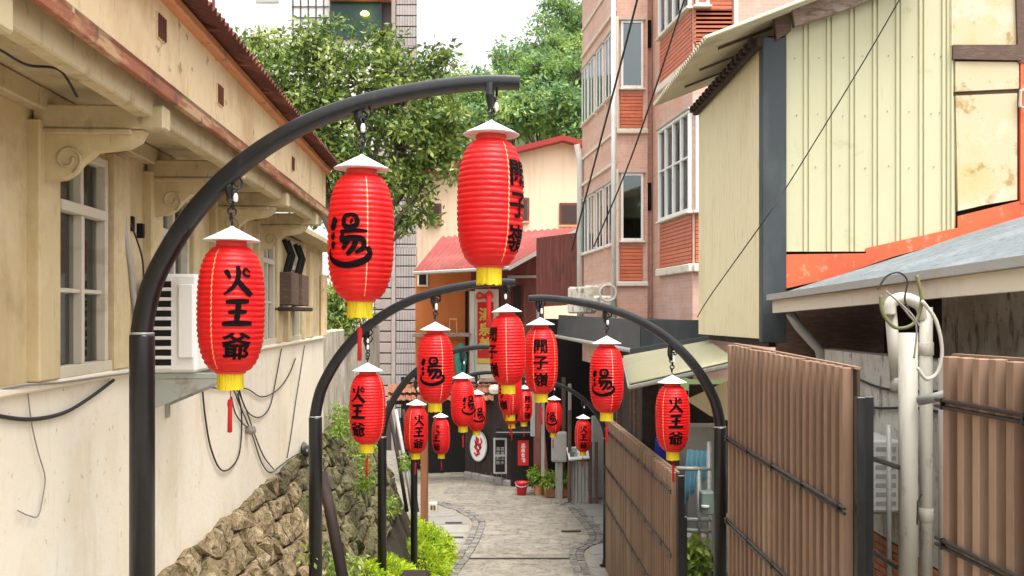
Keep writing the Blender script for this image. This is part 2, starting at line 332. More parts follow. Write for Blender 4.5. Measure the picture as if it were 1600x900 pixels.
M['redtile'] = mat('orange red strip tile', (.60, .17, .085), [((.48, .12, .06), 4, (1, 1, 1), .5, .7, .6)], rough=.45, rnd=.1)
M['ledge'] = mat('cream ledge', (.72, .66, .54), [((.45, .4, .32), 4, (1, 1, 1), .56, .75, .6)], rough=.8)
M['leaf1'] = mat('leaf mid', (.17, .25, .05), rough=.4, trans=.4, rnd=0)
M['leaf2'] = mat('leaf light', (.38, .46, .12), rough=.38, trans=.4)
M['leaf3'] = mat('leaf dark', (.09, .15, .035), rough=.4, trans=.3)
M['far1'] = mat('hill leaf mid', (.25, .38, .10), rough=.6, trans=.4)  # hill greens: distance haze mixed in as paler colour
M['far2'] = mat('hill leaf light', (.42, .54, .15), rough=.5, trans=.4)
M['far3'] = mat('hill leaf dark', (.13, .24, .11), rough=.5, trans=.3)
M['grass1'] = mat('lime grass', (.52, .66, .03), rough=.6, trans=.45)
M['grass2'] = mat('bright grass', (.55, .68, .05), rough=.6, trans=.45)
M['grass3'] = mat('green grass', (.22, .38, .03), rough=.6, trans=.4)
M['bark'] = mat('bark', (.12, .09, .065), [((.2, .16, .12), 8, (1, 1, .3), .5, .7, .7)], rough=.95, bump=.5)
M['hill'] = mat('wooded slope soil', (.06, .085, .03), rough=1)
M['towerwall'] = mat('white tower render', (.72, .71, .68), [((.55, .53, .5), 1, (1, 1, .4), .5, .75, .5)], rough=.8)
M['towertile'] = mat('grey tile strip', (.38, .34, .315), [((.4, .35, .33), 1, (1, 1, 1), .5, .7, .5)], rough=.5, rnd=.08, brick=((.14, .12, .11), .105, 2.0, .012, (PI/2, 0, 0)))
M['towertile2'] = mat('pinkish slab', (.36, .305, .275), [((.26, .22, .2), 2, (1, 1, 1), .5, .7, .5)], rough=.6, rnd=.12)
M['gap'] = mat('dark joint', (.07, .06, .055), rough=.9)
M['gwall'] = mat('cream siding', (.86, .65, .45), [((.7, .53, .36), 1, (4, 4, .3), .5, .72, .5)], rough=.8)
M['redroof'] = mat('faded red roof sheet', (.26, .052, .042), [((.33, .105, .088), .8, (1, 1, 1), .5, .7, .6), ((.22, .05, .04), 2, (1, 1, 1), .6, .75, .5)], rough=.6)
M['redtrim'] = mat('red roof trim', (.34, .035, .03), rough=.5)
M['orangewall'] = mat('orange wall', (.55, .17, .045), [((.42, .12, .035), 1.2, (1, 1, .6), .5, .7, .6)], rough=.8)
M['maroon'] = mat('maroon sheet', (.17, .05, .038), [((.25, .09, .065), 1.5, (4, 4, .3), .5, .7, .7), ((.08, .03, .025), 3, (1, 1, .5), .58, .74, .6)], rough=.6)
M['cream'] = mat('cream render', (.74, .66, .52), [((.55, .46, .34), 2, (1, 1, .6), .5, .75, .6)], rough=.8)
M['banner'] = mat('red banner', (.62, .02, .015), rough=.6)
M['gold'] = mat('gold print', (.72, .50, .08), rough=.5)
M['terracotta'] = mat('terracotta tile', (.28, .11, .06), [((.17, .07, .04), 3, (1, 1, 1), .5, .7, .7)], rough=.8, rnd=.2)
M['greypost'] = mat('grey timber post', (.38, .36, .32), [((.25, .23, .2), 4, (4, 4, .4), .5, .7, .7)], rough=.85)
M['teal'] = mat('teal cloth', (.03, .25, .22), rough=.8)
M['blue'] = mat('blue tarp', (.03, .06, .42), rough=.5)
M['lblue'] = mat('pale blue cloth', (.22, .48, .58), rough=.85)
M['bucket'] = mat('red plastic', (.68, .03, .03), rough=.35, spec=.5)
M['printwhite'] = mat('white print', (.8, .79, .76), rough=.6)
M['wood_post'] = mat('brown timber post', (.24, .10, .04), [((.15, .06, .025), 5, (3, 3, .3), .5, .7, .7)], rough=.6)
M['greybox'] = mat('grey cabinet', (.42, .41, .38), [((.3, .28, .25), 3, (1, 1, .6), .5, .7, .5)], rough=.55)
M['meter'] = mat('grey green meter box', (.20, .26, .22), rough=.5)
M['lamp'] = emis('warm lamp', (1, .8, .12), 2.5)

# ------------------------------------------------------------------ terrain and lane
GP = [(-6, -1.75), (4, -1.75), (14.2, -4.05), (18.2, -5.2), (19.0, -5.4), (400, -5.4)]
def g(y):
    for (y0, h0), (y1, h1) in zip(GP, GP[1:]):
        if y <= y1: return EYE+h0+(h1-h0)*max(0, y-y0)/(y1-y0)
    return EYE-5.4
mb = MB(); ys = [-6, 0, 4, 7, 10, 14.2, 16, 18.6, 20.5, 24, 30, 36, 60, 120, 400]; xs = [-300, -60, -12, -5, -2.2, 0, 2.3, 5, 12, 60, 300]
mb.add([V((x, y, g(y)-.02)) for y in ys for x in xs], [(j*len(xs)+i, j*len(xs)+i+1, (j+1)*len(xs)+i+1, (j+1)*len(xs)+i) for j in range(len(ys)-1) for i in range(len(xs)-1)])
tag(mb.build('ground', M['ground'], org=(0, 0, 0)), kind='structure')

lane = MB().add([V((x, y, 0)) for y in (19.2, 33) for x in (-2.3, 2.1)], [(0, 1, 3, 2)]).build('lane', M['joint'], org=(0, 0, 0)); lane.location.z = .004
tag(lane, kind='structure')
# border polylines in metres on the square: from the photo's dark cobble bands
def gp(x, y): Z = 5.4*FPX/(y-HOR); return V(((x-800)*Z/FPX, Z, 0))
LB = catmull([gp(686, 786), gp(722, 799), gp(746, 814), gp(745, 830), gp(736, 850), gp(722, 873), gp(704, 897), gp(690, 925)], 8)
RB = catmull([gp(872, 786), gp(893, 792), gp(908, 808), gp(924, 826), gp(930, 845), gp(905, 858), gp(900, 872), gp(908, 893), gp(915, 925)], 8)
def edge_x(poly, y, default):
    b = [p for p in poly]; b.sort(key=lambda p: abs(p.y-y)); return b[0].x if abs(b[0].y-y) < .5 else default
def piece(name, m, cx, cy, w, d, hgt, rng, parent, rot=0, rough=.02):
    n = 8; ring = []
    for k in range(n):
        a = 2*PI*k/n+PI/8; sx = math.copysign(1 if abs(math.cos(a)) > .7 else .86, math.cos(a)); sy = math.copysign(1 if abs(math.sin(a)) > .7 else .8, math.sin(a))
        x = sx*w/2+rng.uniform(-rough, rough); y = sy*d/2+rng.uniform(-rough, rough)
        ring.append((x*math.cos(rot)-y*math.sin(rot), x*math.sin(rot)+y*math.cos(rot)))
    vs = [V((cx+x, cy+y, -.01)) for x, y in ring]+[V((cx+x, cy+y, hgt-.006)) for x, y in ring]+[V((cx+x*.9, cy+y*.9, hgt+rng.uniform(-.002, .003))) for x, y in ring]
    fs = [(i, (i+1) % n, n+(i+1) % n, n+i) for i in range(n)]+[(n+i, n+(i+1) % n, 2*n+(i+1) % n, 2*n+i) for i in range(n)]+[tuple(range(2*n, 3*n))]
    mbx = MB().add(vs, fs); return mbx.build(name, m, parent)
rng = random.Random(3); y = 19.3; k = 0
while y < 32.6:
    d = rng.uniform(.40, .56); x0 = edge_x(LB, y+d/2, -2.2)+.14; x1 = edge_x(RB, y+d/2, 1.6)-.14; x = x0
    while x < x1-.1:
        w = min(rng.uniform(.42, .68), x1-x)
        if x1-(x+w) < .2: w = x1-x
        piece('paver', M['paver'], x+w/2, y+d/2, w-.014, d-.014, .012+rng.uniform(0, .007), rng, lane, rough=.02); x += w
    y += d
for poly in (LB, RB):
    for i in range(len(poly)-1):
        a, b = poly[i], poly[i+1]; L = (b-a).length; ang = math.atan2(b.y-a.y, b.x-a.x); nrm = V((-(b-a).y, (b-a).x, 0))/max(L, 1e-6)
        nn = max(1, round(L/.22))
        for q in range(nn):
            for s_ in (-.08, .09):
                p = a+(b-a)*(q+.5)/nn+nrm*s_
                piece('cobble', M['cobble'], p.x, p.y, L/nn-.02, .155, .03+rng.uniform(0, .02), rng, lane, ang, .014)
y = 19.3
while y < 28:
    d = rng.uniform(.95, 1.3); xe = edge_x(LB, y+d/2, -99)
    if xe > -5: piece('slab', M['slab'], (xe-.2-2.6)/2, y+d/2, xe-.2+2.55, d-.05, .02, rng, lane, rough=.004)
    xe = edge_x(RB, y+d/2, 99)
    if xe < 5: piece('slab', M['slab'], (xe+.2+2.75)/2, y+d/2, 2.7-xe-.2, d-.05, .02, rng, lane, rough=.004)
    y += d
for (xa, xb, yy) in ((696, 722, 819), (694, 724, 842), (877, 908, 832)):          # drain slots let into the paving
    a, b = gp(xa, yy), gp(xb, yy); tag(MB().box(WORLD, a.x, b.x, a.y-.05, a.y+.05, .03, .05).build('drain_cover', M['gap'], lane))
a, b = gp(730, 875), gp(892, 875); MB().box(WORLD, a.x, b.x, a.y-.02, a.y+.03, .03, .046).build('drain_cover', M['gap'], lane)

# ------------------------------------------------------------------ house on the left
HF = Fr((-2.2, 0, EYE), (-.0553, 1, 0), (1, .0553, 0))
house = thing('plaster_house', 'long cream plastered old house with rusty roof along the left side', 'house', HF.pt(8, -.2, -1.95))
T0, T1, TE = 1.6, 11.1, 15.6
W0, WW, BAY = 5.21, .77, 1.8
wins = [W0+BAY*k for k in range(5)]
mb = MB().box(HF, T0, TE, -.25, 0, -1.95, -.38); mb.build('lower_wall', M['plaster'], house)
mb = MB(); prev = T0
for w in wins: mb.box(HF, prev, w, -.25, -.012, -.38, .95); prev = w+WW
mb.box(HF, prev, TE, -.25, -.012, -.38, .95); mb.box(HF, T0, T1, -.25, -.012, .95, 1.2); mb.box(HF, T1, TE, -.25, -.012, .95, 1.0)
for w in wins: mb.box(HF, w, w+WW, -.25, -.012, -.38, -.335)
mb.build('upper_wall', M['plaster_up'], house)
MB().bbox(HF, T0, TE, -.01, .05, -.40, -.355, .012).build('ledge', M['plaster'], house)
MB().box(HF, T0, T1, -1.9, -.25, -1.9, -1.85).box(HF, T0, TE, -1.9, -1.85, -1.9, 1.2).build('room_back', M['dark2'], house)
for k in range(-1, 5):
    for a0, a1 in ((6.0, 6.28), (6.72, 6.98)):
        a0 += BAY*k; a1 += BAY*k
        if a1 < TE: MB().bbox(HF, a0, a1, -.02, .055, -.352, 1.0 if a0 < T1 else .9, .008).build('pilaster', M['plaster_up'], house)
for i, w in enumerate(wins):
    fr = MB(); z0, z1, zt = -.335, .57, .95; e = w+WW
    fr.bbox(HF, w-.03, e+.03, -.06, .035, z0-.02, z0+.045).bbox(HF, w, w+.05, -.08, .02, z0+.045, zt).bbox(HF, e-.05, e, -.08, .02, z0+.045, zt)
    fr.bbox(HF, w+.05, e-.05, -.08, .02, zt-.05, zt).bbox(HF, w+.05, e-.05, -.08, .03, z1, z1+.06)
    m_ = (w+e)/2
    fr.bbox(HF, m_-.020, m_+.020, -.07, .015, z0+.045, z1).bbox(HF, m_-.02, m_+.02, -.07, .01, z1+.06, zt-.05)
    zm = .13; fr.bbox(HF, w+.05, m_-.025, -.06, .005, zm-.012, zm+.012).bbox(HF, m_+.025, e-.05, -.065, .0, zm-.012, zm+.012)
    win = fr.build('window', M['white_frame'], house)
    for (a0, a1) in ((w+.05, m_-.022), (m_+.022, e-.05)):
        for (b0, b1) in ((z0+.045, zm-.016), (zm+.016, z1), (z1+.06, zt-.05)):
            MB().box(HF, a0, a1, -.04, -.034, b0, b1).build('pane', M['glass'], win)
    MB().corr(HF.pt(w+.02, -.12, z0), HF.pt(m_-.01, -.12, z0), HF.pt(m_-.01, -.12, .95), HF.pt(w+.02, -.12, .95), 6, .012).build('curtain', M['curtain'], win)
    MB().box(HF, w+.04, m_-.02, -.10, -.09, z0, zm).build('blind', M['frosted'], win)
    MB().corr(HF.pt(m_+.2, -.15, z0), HF.pt(e-.02, -.15, z0), HF.pt(e-.02, -.15, .95), HF.pt(m_+.16, -.15, .95), 4, .014).build('curtain', M['curtain'], win)
    if i: MB().bbox(HF, w-.06, e+.06, .0, .045, 1.0, 1.04).build('lintel', M['plaster_up'], house)
MB().box(HF, T0, T1, -.02, .70, 1.17, 1.195).build('soffit', M['eave'], house)
MB().bbox(HF, T0, T1, .52, .61, 1.02, 1.165, .008).build('eave_beam', M['eave'], house)
MB().bbox(HF, T0, T1, -.01, .07, 1.05, 1.165, .008).build('wall_plate', M['eave'], house)
t = 3.22
while t < 10.8:
    b = MB().bbox(HF, t-.06, t+.06, 0, .665, .96, 1.085, .01).build('bracket', M['eave'], house)
    prof = [(0, .955), (0, .70), (.05, .69), (.14, .70), (.19, .73), (.24, .79), (.31, .845), (.40, .855), (.47, .865), (.53, .90), (.56, .955)]
    MB().prism([HF.pt(t-.04, o, h) for o, h in prof], HF.u*.08).build('scroll_board', M['plaster_up'], b)
    sp = [HF.pt(t-.045, .17+.075*(1-q/22*.8)*math.cos(-1.2+q*.42), .80+.075*(1-q/22*.8)*math.sin(-1.2+q*.42)) for q in range(20)]
    MB().tube(sp, .009, 6).build('scroll', M['eave'], b, smooth=True)
    MB().bbox(HF, t-.07, t+.07, 0, .5, .93, .958, .006).build('moulding', M['eave'], b)
    t += BAY
t = T0
while t < T1:
    e = min(t+2.1, T1); MB().bbox(HF, t+.004, e-.004, .665, .70, 1.115+random.uniform(-.006, .006), 1.2, .006).build('fascia', M['fascia'], house); t = e
MB().box(HF, T0, T1, .60, .655, 1.195, 1.63).build('plaster_band', M['band'], house)
MB().bbox(HF, T0, T1+.02, .60, .715, 1.62, 1.685, .012).build('verge_trim', M['trim'], house)
MB().corr(HF.pt(T0, .87, 1.655), HF.pt(T1+.15, .87, 1.655), HF.pt(T1+.15, -.5, 2.15), HF.pt(T0, -.5, 2.15), 105, .017, .004, 6, 3).build('roof_sheet', M['rust'], house, smooth=True)
t = T0
while t < T1: MB().bbox(HF, t, t+.05, .70, .84, 1.668, 1.70, .004).build('rafter_end', M['rust'], house); t += .8
for t, hh in ((4.93, 1.47), (6.15, 1.40), (8.85, 1.38)):
    v = MB().box(HF, t-.07, t+.07, .650, .664, hh-.06, hh+.07).build('wall_vent', M['band'], house)
    for q in range(4): MB().box(HF, t-.06+q*.035, t-.045+q*.035, .66, .672, hh-.055, hh+.065).build('bar', M['rust'], v)
MB().box(HF, T1, TE+.05, -.3, .32, 1.0, 1.06).build('low_roof', M['eave'], house)
MB().bbox(HF, 15.25, 15.6, .0, .06, -.36, .62, .01).build('corner_post', M['band'], house)
for dx, hh in ((6.42, .60), (6.62, .57)):
    MB().bbox(HF, dx-.025, dx+.025, -.012, .03, hh-.05, hh+.05, .005).build('junction_box', M['dark'], house)

ac = thing('air_conditioner', 'white outdoor air conditioner on a steel bracket on the left house wall', 'air conditioner', HF.pt(6.9, .25, -.46))
MB().bbox(HF, 6.5, 7.3, .08, .42, -.40, .27, .02).build('casing', M['white'], ac)
MB().box(HF, 6.494, 6.52, .11, .25, -.37, .24).build('side_grille', M['dark'], ac)
for q in range(10): MB().bbox(HF, 6.485, 6.50, .105, .255, -.375+q*.066, -.352+q*.066, .003).build('grille_bar', M['white'], ac)
MB().bbox(HF, 6.48, 6.50, .30, .40, -.30, .20, .006).build('side_panel', M['white'], ac)
MB().torus(HF.pt(6.9, .425, -.06), HF.u, (0, 0, 1), .25, .01, 24, 5).build('fan_ring', M['white_frame'], ac)
for q in range(5): MB().torus(HF.pt(6.9, .427, -.06), HF.u, (0, 0, 1), .05+.04*q, .004, 20, 4).build('fan_guard', M['metal_grey'], ac)
for t in (6.55, 7.22):
    br = MB().bbox(HF, t-.02, t+.02, .0, .56, -.445, -.405, .003).bbox(HF, t-.03, t+.03, .0, .025, -.78, -.40, .003).build('bracket', M['metal_grey'], ac)
    MB().prism([HF.pt(t-.022, .005, -.447), HF.pt(t-.022, .005, -.70), HF.pt(t-.022, .10, -.66), HF.pt(t-.022, .55, -.47), HF.pt(t-.022, .55, -.447)], HF.u*.012).build('strut', M['metal_grey'], br)

# electrical boxes under the far eave
eb = thing('meter_cluster', 'dark old electricity meters and insulators under the far eave of the left house', 'meters', HF.pt(11.8, .1, .05))
for q, t in enumerate((11.5, 12.3)):
    MB().bbox(HF, t, t+.5, .02, .2, .1, .5, .01).build('meter_box', M['darkwood'], eb)
    MB().bbox(HF, t-.1, t+.6, .0, .24, .03, .08, .01).build('shelf', M['dark2'], eb)
    for s_ in (0, .25): MB().tube([HF.pt(t+.1+s_, .1, .5), HF.pt(t+.2+s_, .14, .72), HF.pt(t+.15+s_, .08, .9)], .03).build('bracket', M['dark'], eb)

def HW(x, y, o=.02):     # a point on the house wall seen at photo pixel (x, y)
    return HF.pt((2.2-o)*1500/(717-x), o, (HOR-y)*(2.2-o)/(717-x))
cable('thick black cable sagging across the near end of the left house wall', [HW(-30, 640), HW(0, 650), HW(50, 655), HW(100, 645), HW(140, 622), HW(178, 594)], .011, M['wire'])
cable('thin grey cable running along the ledge of the left house', [HW(-20, 613), HW(40, 602, .06), HW(100, 597, .06), HW(165, 588, .06), HW(225, 580, .06)], .006, M['wire_grey'])
cable('thin loose wire hanging down the blank near wall', [HW(43, 603), HW(50, 660), HW(60, 705), HW(71, 745), HW(67, 780), HW(60, 806), HW(45, 805), HW(28, 797)], .0035, M['wire_grey'])
cable('cable loop hanging low behind the nearest lantern', [HW(316, 598), HW(321, 650), HW(330, 700), HW(345, 733), HW(362, 730), HW(375, 705), HW(378, 650), HW(372, 615)], .008, M['wire'])
for lb, p in (('straight dark cable running down the house wall onto the rocks', [HW(366, 610), HW(378, 640), HW(395, 680), HW(408, 720), HW(422, 738), HW(438, 728), HW(460, 712), HW(484, 702)]),
              ('second dark cable slanting down the wall beside the knot', [HW(370, 605), HW(385, 640), HW(397, 675), HW(412, 712), HW(428, 733)]),
              ('thin cable curving under the white wall ledge to a knot', [HW(362, 620), HW(368, 645), HW(380, 662), HW(392, 670)]),
              ('slack cable swinging right across the pale wall', [HW(372, 600), HW(385, 640), HW(405, 652), HW(422, 635), HW(432, 590), HW(440, 545)]),
              ('long slack cable in a shallow loop on the pale wall', [HW(318, 604), HW(350, 607), HW(385, 607), HW(410, 620), HW(435, 608), HW(452, 585), HW(462, 560)]),
              ('thin cable dropping down the far end of the pale wall', [HW(476, 540), HW(470, 580), HW(462, 630), HW(455, 680), HW(449, 715)])):
    cable(lb, p, .007, M['wire'])
tag(MB().lathe([(0, -.05), (.05, -.03), (.06, 0), (.045, .04), (0, .05)], HW(392, 672, .05), 8).build('cable_knot', M['wire_grey']), 'knotted lump of grey tape on the wall cables', 'cable knot')
cable('grey flexible hose drooping between the first two windows', [HW(194, 318, .03), HW(196, 370, .05), HW(205, 420, .07), HW(208, 455, .07), HW(214, 500, .07)], .02, M['gutter'], 'hose')
cable('black cable hanging diagonally from the eave past the hose', [HW(192, 320, .04), HW(205, 350, .05), HW(222, 400, .05), HW(225, 440, .05)], .006, M['wire'])
for i, p in enumerate(([(-20, 66), (0, 78), (40, 100), (90, 108), (118, 150)],)):
    cable(['wire slung under the nearest eave beam', 'wire draped over the first scroll bracket end', 'wire sagging under the second bracket'][i], [HW(x, y, .42) for x, y in p], .006, M['wire'])

# ------------------------------------------------------------------ rock retaining wall and concrete wall
rock = thing('rock_wall', 'sloping retaining wall of tan rough rocks under the left house', 'retaining wall', HF.pt(12, .4, -3.5))
BAT = .42
def RW(t, s, b=0):     # t along, s down the batter, b proud
    h = -1.93-s*.92; return HF.pt(t, .03+(s*.92)*BAT+b*.92, h+b*.39)
mb = MB(); NT = 30
mb.add([RW(3+18.5*i/NT, s, -.06) for i in range(NT+1) for s in (.06, 4.2)], [(2*i, 2*i+1, 2*i+3, 2*i+2) for i in range(NT)])
mb.add([HF.pt(t, o, -1.94) for t in (3, 21.5) for o in (-.25, .02)], [(0, 1, 3, 2)])
mb.build('joint_bed', M['mortar'], rock)
rng = random.Random(11); CT, CS = .36, .27; NI, NJ = 44, 9
GRID = {}
for i in range(-6, NI+2):
    for j in range(-1, NJ+2):
        ct = CT*(1 if i < 18 else 1.25); s_ = (j-.35)*CS+rng.uniform(-.075, .075); 
        t_ = 6.2+(i if i < 18 else 18+(i-18)*1.25)*CT+.42*s_+rng.uniform(-.10, .10); GRID[i, j] = (t_, max(-.03, s_) if j <= 0 else s_)
EDGE = {}
def emid(a, b):
    k = (min(a, b), max(a, b))
    if k not in EDGE: EDGE[k] = ((GRID[a][0]+GRID[b][0])/2+rng.uniform(-.05, .05), (GRID[a][1]+GRID[b][1])/2+rng.uniform(-.04, .04))
    return EDGE[k]
cnt = 0
for i in range(-6, NI):
    for j in range(0, NJ):
        c4 = [(i, j), (i+1, j), (i+1, j+1), (i, j+1)]; ring = []
        for a, b in zip(c4, c4[1:]+c4[:1]): ring += [GRID[a], emid(a, b)]
        ct, cs_ = sum(p[0] for p in ring)/8, sum(p[1] for p in ring)/8
        if ct > 21 or EYE-1.93-cs_*.92 < EYE-.285*ct or EYE-1.93-cs_*.92 < g(ct)-.1 or cnt > 296: continue
        n = 8; hb = rng.uniform(.015, .06); sl = rng.uniform(-.16, .16); sl2 = rng.uniform(-.22, .08); ox, oy = rng.uniform(-.05, .05), rng.uniform(-.05, .05)
        loc = [(p[0]-ct, p[1]-cs_) for p in ring]; ins = rng.uniform(.90, .95)
        def rk_(x, y, b): return RW(ct+x, cs_+y, b)
        vs = [rk_(x*ins, y*ins, -.07) for x, y in loc]+[rk_(x*ins*.96, y*ins*.96, hb*.35+sl*x+sl2*y+rng.uniform(-.012, .012)) for x, y in loc]
        vs += [rk_(x*.58+ox, y*.58+oy, hb+sl*x*.8+sl2*y*.8+rng.uniform(-.022, .022)) for x, y in loc]+[rk_(ox, oy, hb+rng.uniform(-.01, .03))]
        fs = [(k, (k+1) % n, n+(k+1) % n, n+k) for k in range(n)]+[(n+k, n+(k+1) % n, 2*n+(k+1) % n, 2*n+k) for k in range(n)]+[(2*n+k, 2*n+(k+1) % n, 3*n) for k in range(n)]
        MB().add(vs, fs).build('rock', M['stone'] if ct+rng.uniform(-1.2, 1.2) < 11.8 else M['stone_moss'], rock); cnt += 1
cw = MB().bbox(HF, 15.62, 27, -.22, -.02, -1.94, -.30, .02).build('concrete_wall', M['concrete'])
tag(cw, 'weathered stained concrete wall above the rocks beyond the house', 'wall')

# leaning pipes
def pipe(label, pts, r, m, name='pipe', cat='pipe', group=None):
    return tag(MB().tube(pts, r, 10).build(name, m, smooth=True), label, cat, group)
pipe('dark drain pipe leaning behind the second arch post', [P(503, 740, 10.6), P(513, 785, 10.4), P(536, 905, 9.9)], .06, M['dark2'])
pipe('short black drain stub sticking out of the top of the rocks', [HF.pt(13.6, .0, -1.86), HF.pt(13.1, .12, -1.84), HF.pt(12.6, .2, -1.83)], .05, M['black'])
for i, (x0, x1) in enumerate(((608, 636), (618, 645), (630, 652))):
    pipe(['leftmost thin pipe slanting down the mossy rock wall', 'middle thin pipe slanting down the mossy rock wall', 'rightmost thin pipe slanting down the mossy rock wall'][i], [P(x0, 640, 20.5), P((x0+x1)/2+1, 720, 20.2), P(x1, 800, 20)], .04, [M['dark2'], M['greypost'], M['dark2']][i])

# ------------------------------------------------------------------ lantern arches
def arch(label, x, ycol, Z, tipx, tipy, group='black steel lantern arches'):
    base = P(x, ycol, Z); gz = g(Z); root = thing('lantern_arch', label, 'lantern arch', (base.x, base.y, gz), group)
    R = .066; cz = base.z
    MB().lathe([(R, gz-.1), (R, cz-.012), (R*.97, cz)], (base.x, base.y, 0), 20).build('post', M['black'], root, smooth=True)
    MB().lathe([(R*.55, cz), (R*.95, cz+.001), (R*.95, cz+.012), (R*.6, cz+.014)], (base.x, base.y, 0), 20).build('collar', M['metal_grey'], root, smooth=True)
    MB().lathe([(.15, gz+.003), (.15, gz+.025), (R*1.25, gz+.03), (R*1.15, gz+.16), (R, gz+.17)], (base.x, base.y, 0), 16).build('base_flange', M['black'], root)
    tip = P(tipx, tipy, Z); W = tip.x-base.x; H = tip.z-base.z
    # shape measured off the nearest arch (fraction across, fraction up)
    prof = [(0, 0), (.0, .02), (.012, .12), (.032, .22), (.075, .345), (.13, .47), (.20, .59), (.28, .695), (.37, .785), (.47, .86), (.58, .918), (.70, .96), (.82, .988), (.92, 1.0), (1.0, .998)]
    pts = catmull([base+V((W*a, 0, H*b)) for a, b in prof], 4); N = len(pts); vs = []; seg = 12
    for i, p in enumerate(pts):
        t = (pts[min(i+1, N-1)]-pts[max(i-1, 0)]).normalized(); nrm = V((-t.z, 0, t.x))*(1 if W > 0 else -1); f = i/(N-1)
        th = .059*(1-f)+.036*f; dp = .056*(1-f)+.042*f; ex = .5+.5*(1-min(1, f*2.2))
        for k in range(seg):
            a = 2*PI*(k+.5)/seg; c, s_ = math.cos(a), math.sin(a)
            c = math.copysign(abs(c)**ex, c); s_ = math.copysign(abs(s_)**ex, s_)
            vs.append(p+nrm*s_*th+V((0, 1, 0))*c*dp)
    fs = [(i*seg+k, i*seg+(k+1) % seg, (i+1)*seg+(k+1) % seg, (i+1)*seg+k) for i in range(N-1) for k in range(seg)]+[tuple(range(seg)), tuple(range((N-1)*seg, N*seg))]
    arm = MB().add(vs, fs).build('arm', M['black'], root)
    arm.data.polygons.foreach_set('use_smooth', [len(p.vertices) == 4 for p in arm.data.polygons])
    md = arm.modifiers.new('smooth', 'EDGE_SPLIT'); md.split_angle = math.radians(40)
    return pts
ARCH = {
 'L1': arch('nearest and largest black lantern arch, rising from the left edge of the lane', 222, 523, 5.19, 812, 129),
 'L2': arch('second black arch on the left, in front of the tan rocks', 493, 652, 9.45, 805, 441),
 'R1': arch('nearest black arch on the right side, at the corner of the tall brown fence', 1125, 668, 10.0, 826, 466),
 'L3': arch('third black arch on the left, its foot in the lime green grass', 597, 683, 14.2, 766, 542),
 'L4': arch('farthest black arch on the left, behind the lime green grass clump', 647, 702, 18.6, 770, 582),
 'R2': arch('farthest black arch on the right, at the far end of the low brown fence', 947, 685, 20.5, 800, 590)}

# ------------------------------------------------------------------ lanterns
LR, LH = .177, .335
def prof_r(z):
    u = min(1, abs(z)/LH); return .085+(LR-.085)*(1-u**2.9)**.60
NR = 23
def rib_r(z):
    q = (z+LH)/(2*LH)*NR; return prof_r(z)+.0065*(abs(math.sin(PI*q))-.6)*(1 if .03 < q/NR < .97 else 0)
NZ = NR*5
body = MB().lathe([(rib_r(-LH+2*LH*i/NZ), -LH+2*LH*i/NZ) for i in range(NZ+1)], (0, 0, 0), 40)
neck = MB().lathe([(.080, LH-.006), (.084, LH+.004), (.080, LH+.038), (.074, LH+.04)], (0, 0, 0), 24)
cap = MB()
CZ = LH+.036
cap.lathe([(.15, CZ-.004), (.152, CZ), (.012, CZ+.072), (.008, CZ+.078)], (0, 0, 0), 24)
foot = MB().lathe([(.078, -LH-.012), (.083, -LH-.008), (.083, -LH+.006), (.078, -LH+.008)], (0, 0, 0), 24)
fringe = MB(); N = 60
rs = [.066+.0035*(k % 2)+random.uniform(-.002, .002) for k in range(N)]
for z in (-LH-.002, -LH-.05, -LH-.100):
    fringe.v += [V((r*(1+.02*(z < -LH-.06))*math.cos(2*PI*k/N), r*math.sin(2*PI*k/N), z+(random.uniform(-.006, .006) if z < -LH-.08 else 0))) for k, r in enumerate(rs)]
fringe.f = [(j*N+k, j*N+(k+1) % N, (j+1)*N+(k+1) % N, (j+1)*N+k) for j in range(2) for k in range(N)]
tas = MB().tube([(0, 0, -LH), (.002, 0, -LH-.15)], .003, 5).lathe([(0, -LH-.15), (.012, -LH-.155), (.015, -LH-.18), (.012, -LH-.2), (.013, -LH-.33), (0, -LH-.335)], (0, 0, 0), 8)
def seam_mb(th):
    vs = []; n = 90
    for i in range(n+1):
        z = -LH*.95+2*LH*.95*i/n
        for d in (-.02, .02):
            r = rib_r(z)+.0022; vs.append(V((r*math.sin(th+d), -r*math.cos(th+d), z)))
    return MB().add(vs, [(2*i, 2*i+1, 2*i+3, 2*i+2) for i in range(n)])
def wrap(vs, fs):
    """plane (x right, y up) in metres -> onto the lantern front (-Y side)"""
    vs, fs = sub_mesh(vs, fs, .02)
    return MB().add([V(((rib_r(v.y)*.4+prof_r(v.y)*.6+.005)*math.sin(v.x/LR), -(rib_r(v.y)*.4+prof_r(v.y)*.6+.005)*math.cos(v.x/LR), v.y)) for v in vs], fs)
def scaled(g_, w, h, cx, cy): return [V((v.x*w+cx, v.y*h+cy, 0)) for v in g_[0]], g_[1]
def centred(parts): g_ = merge(parts); return [V((v.x-.5, v.y-.5, 0)) for v in g_[0]], g_[1]
fire = centred([stroke([(.06, .86), (.16, .74), (.24, .56)], .16, .09), stroke([(.98, .80), (.80, .92), (.72, .74), (.88, .66), (.97, .72)], .09, .08), stroke([(.52, 1.02), (.53, .68), (.38, .32), (.04, .0)], .17, .09), stroke([(.46, .58), (.66, .30), (1.0, -.02)], .12, .2)])
king = centred([stroke([(.10, .93), (.9, .97)], .15, .17), stroke([(.18, .52), (.82, .55)], .12, .15), stroke([(-.02, .05), (.3, .08), (1.02, .08)], .15, .19), stroke([(.54, .95), (.5, .5), (.46, .08)], .16, .15)])
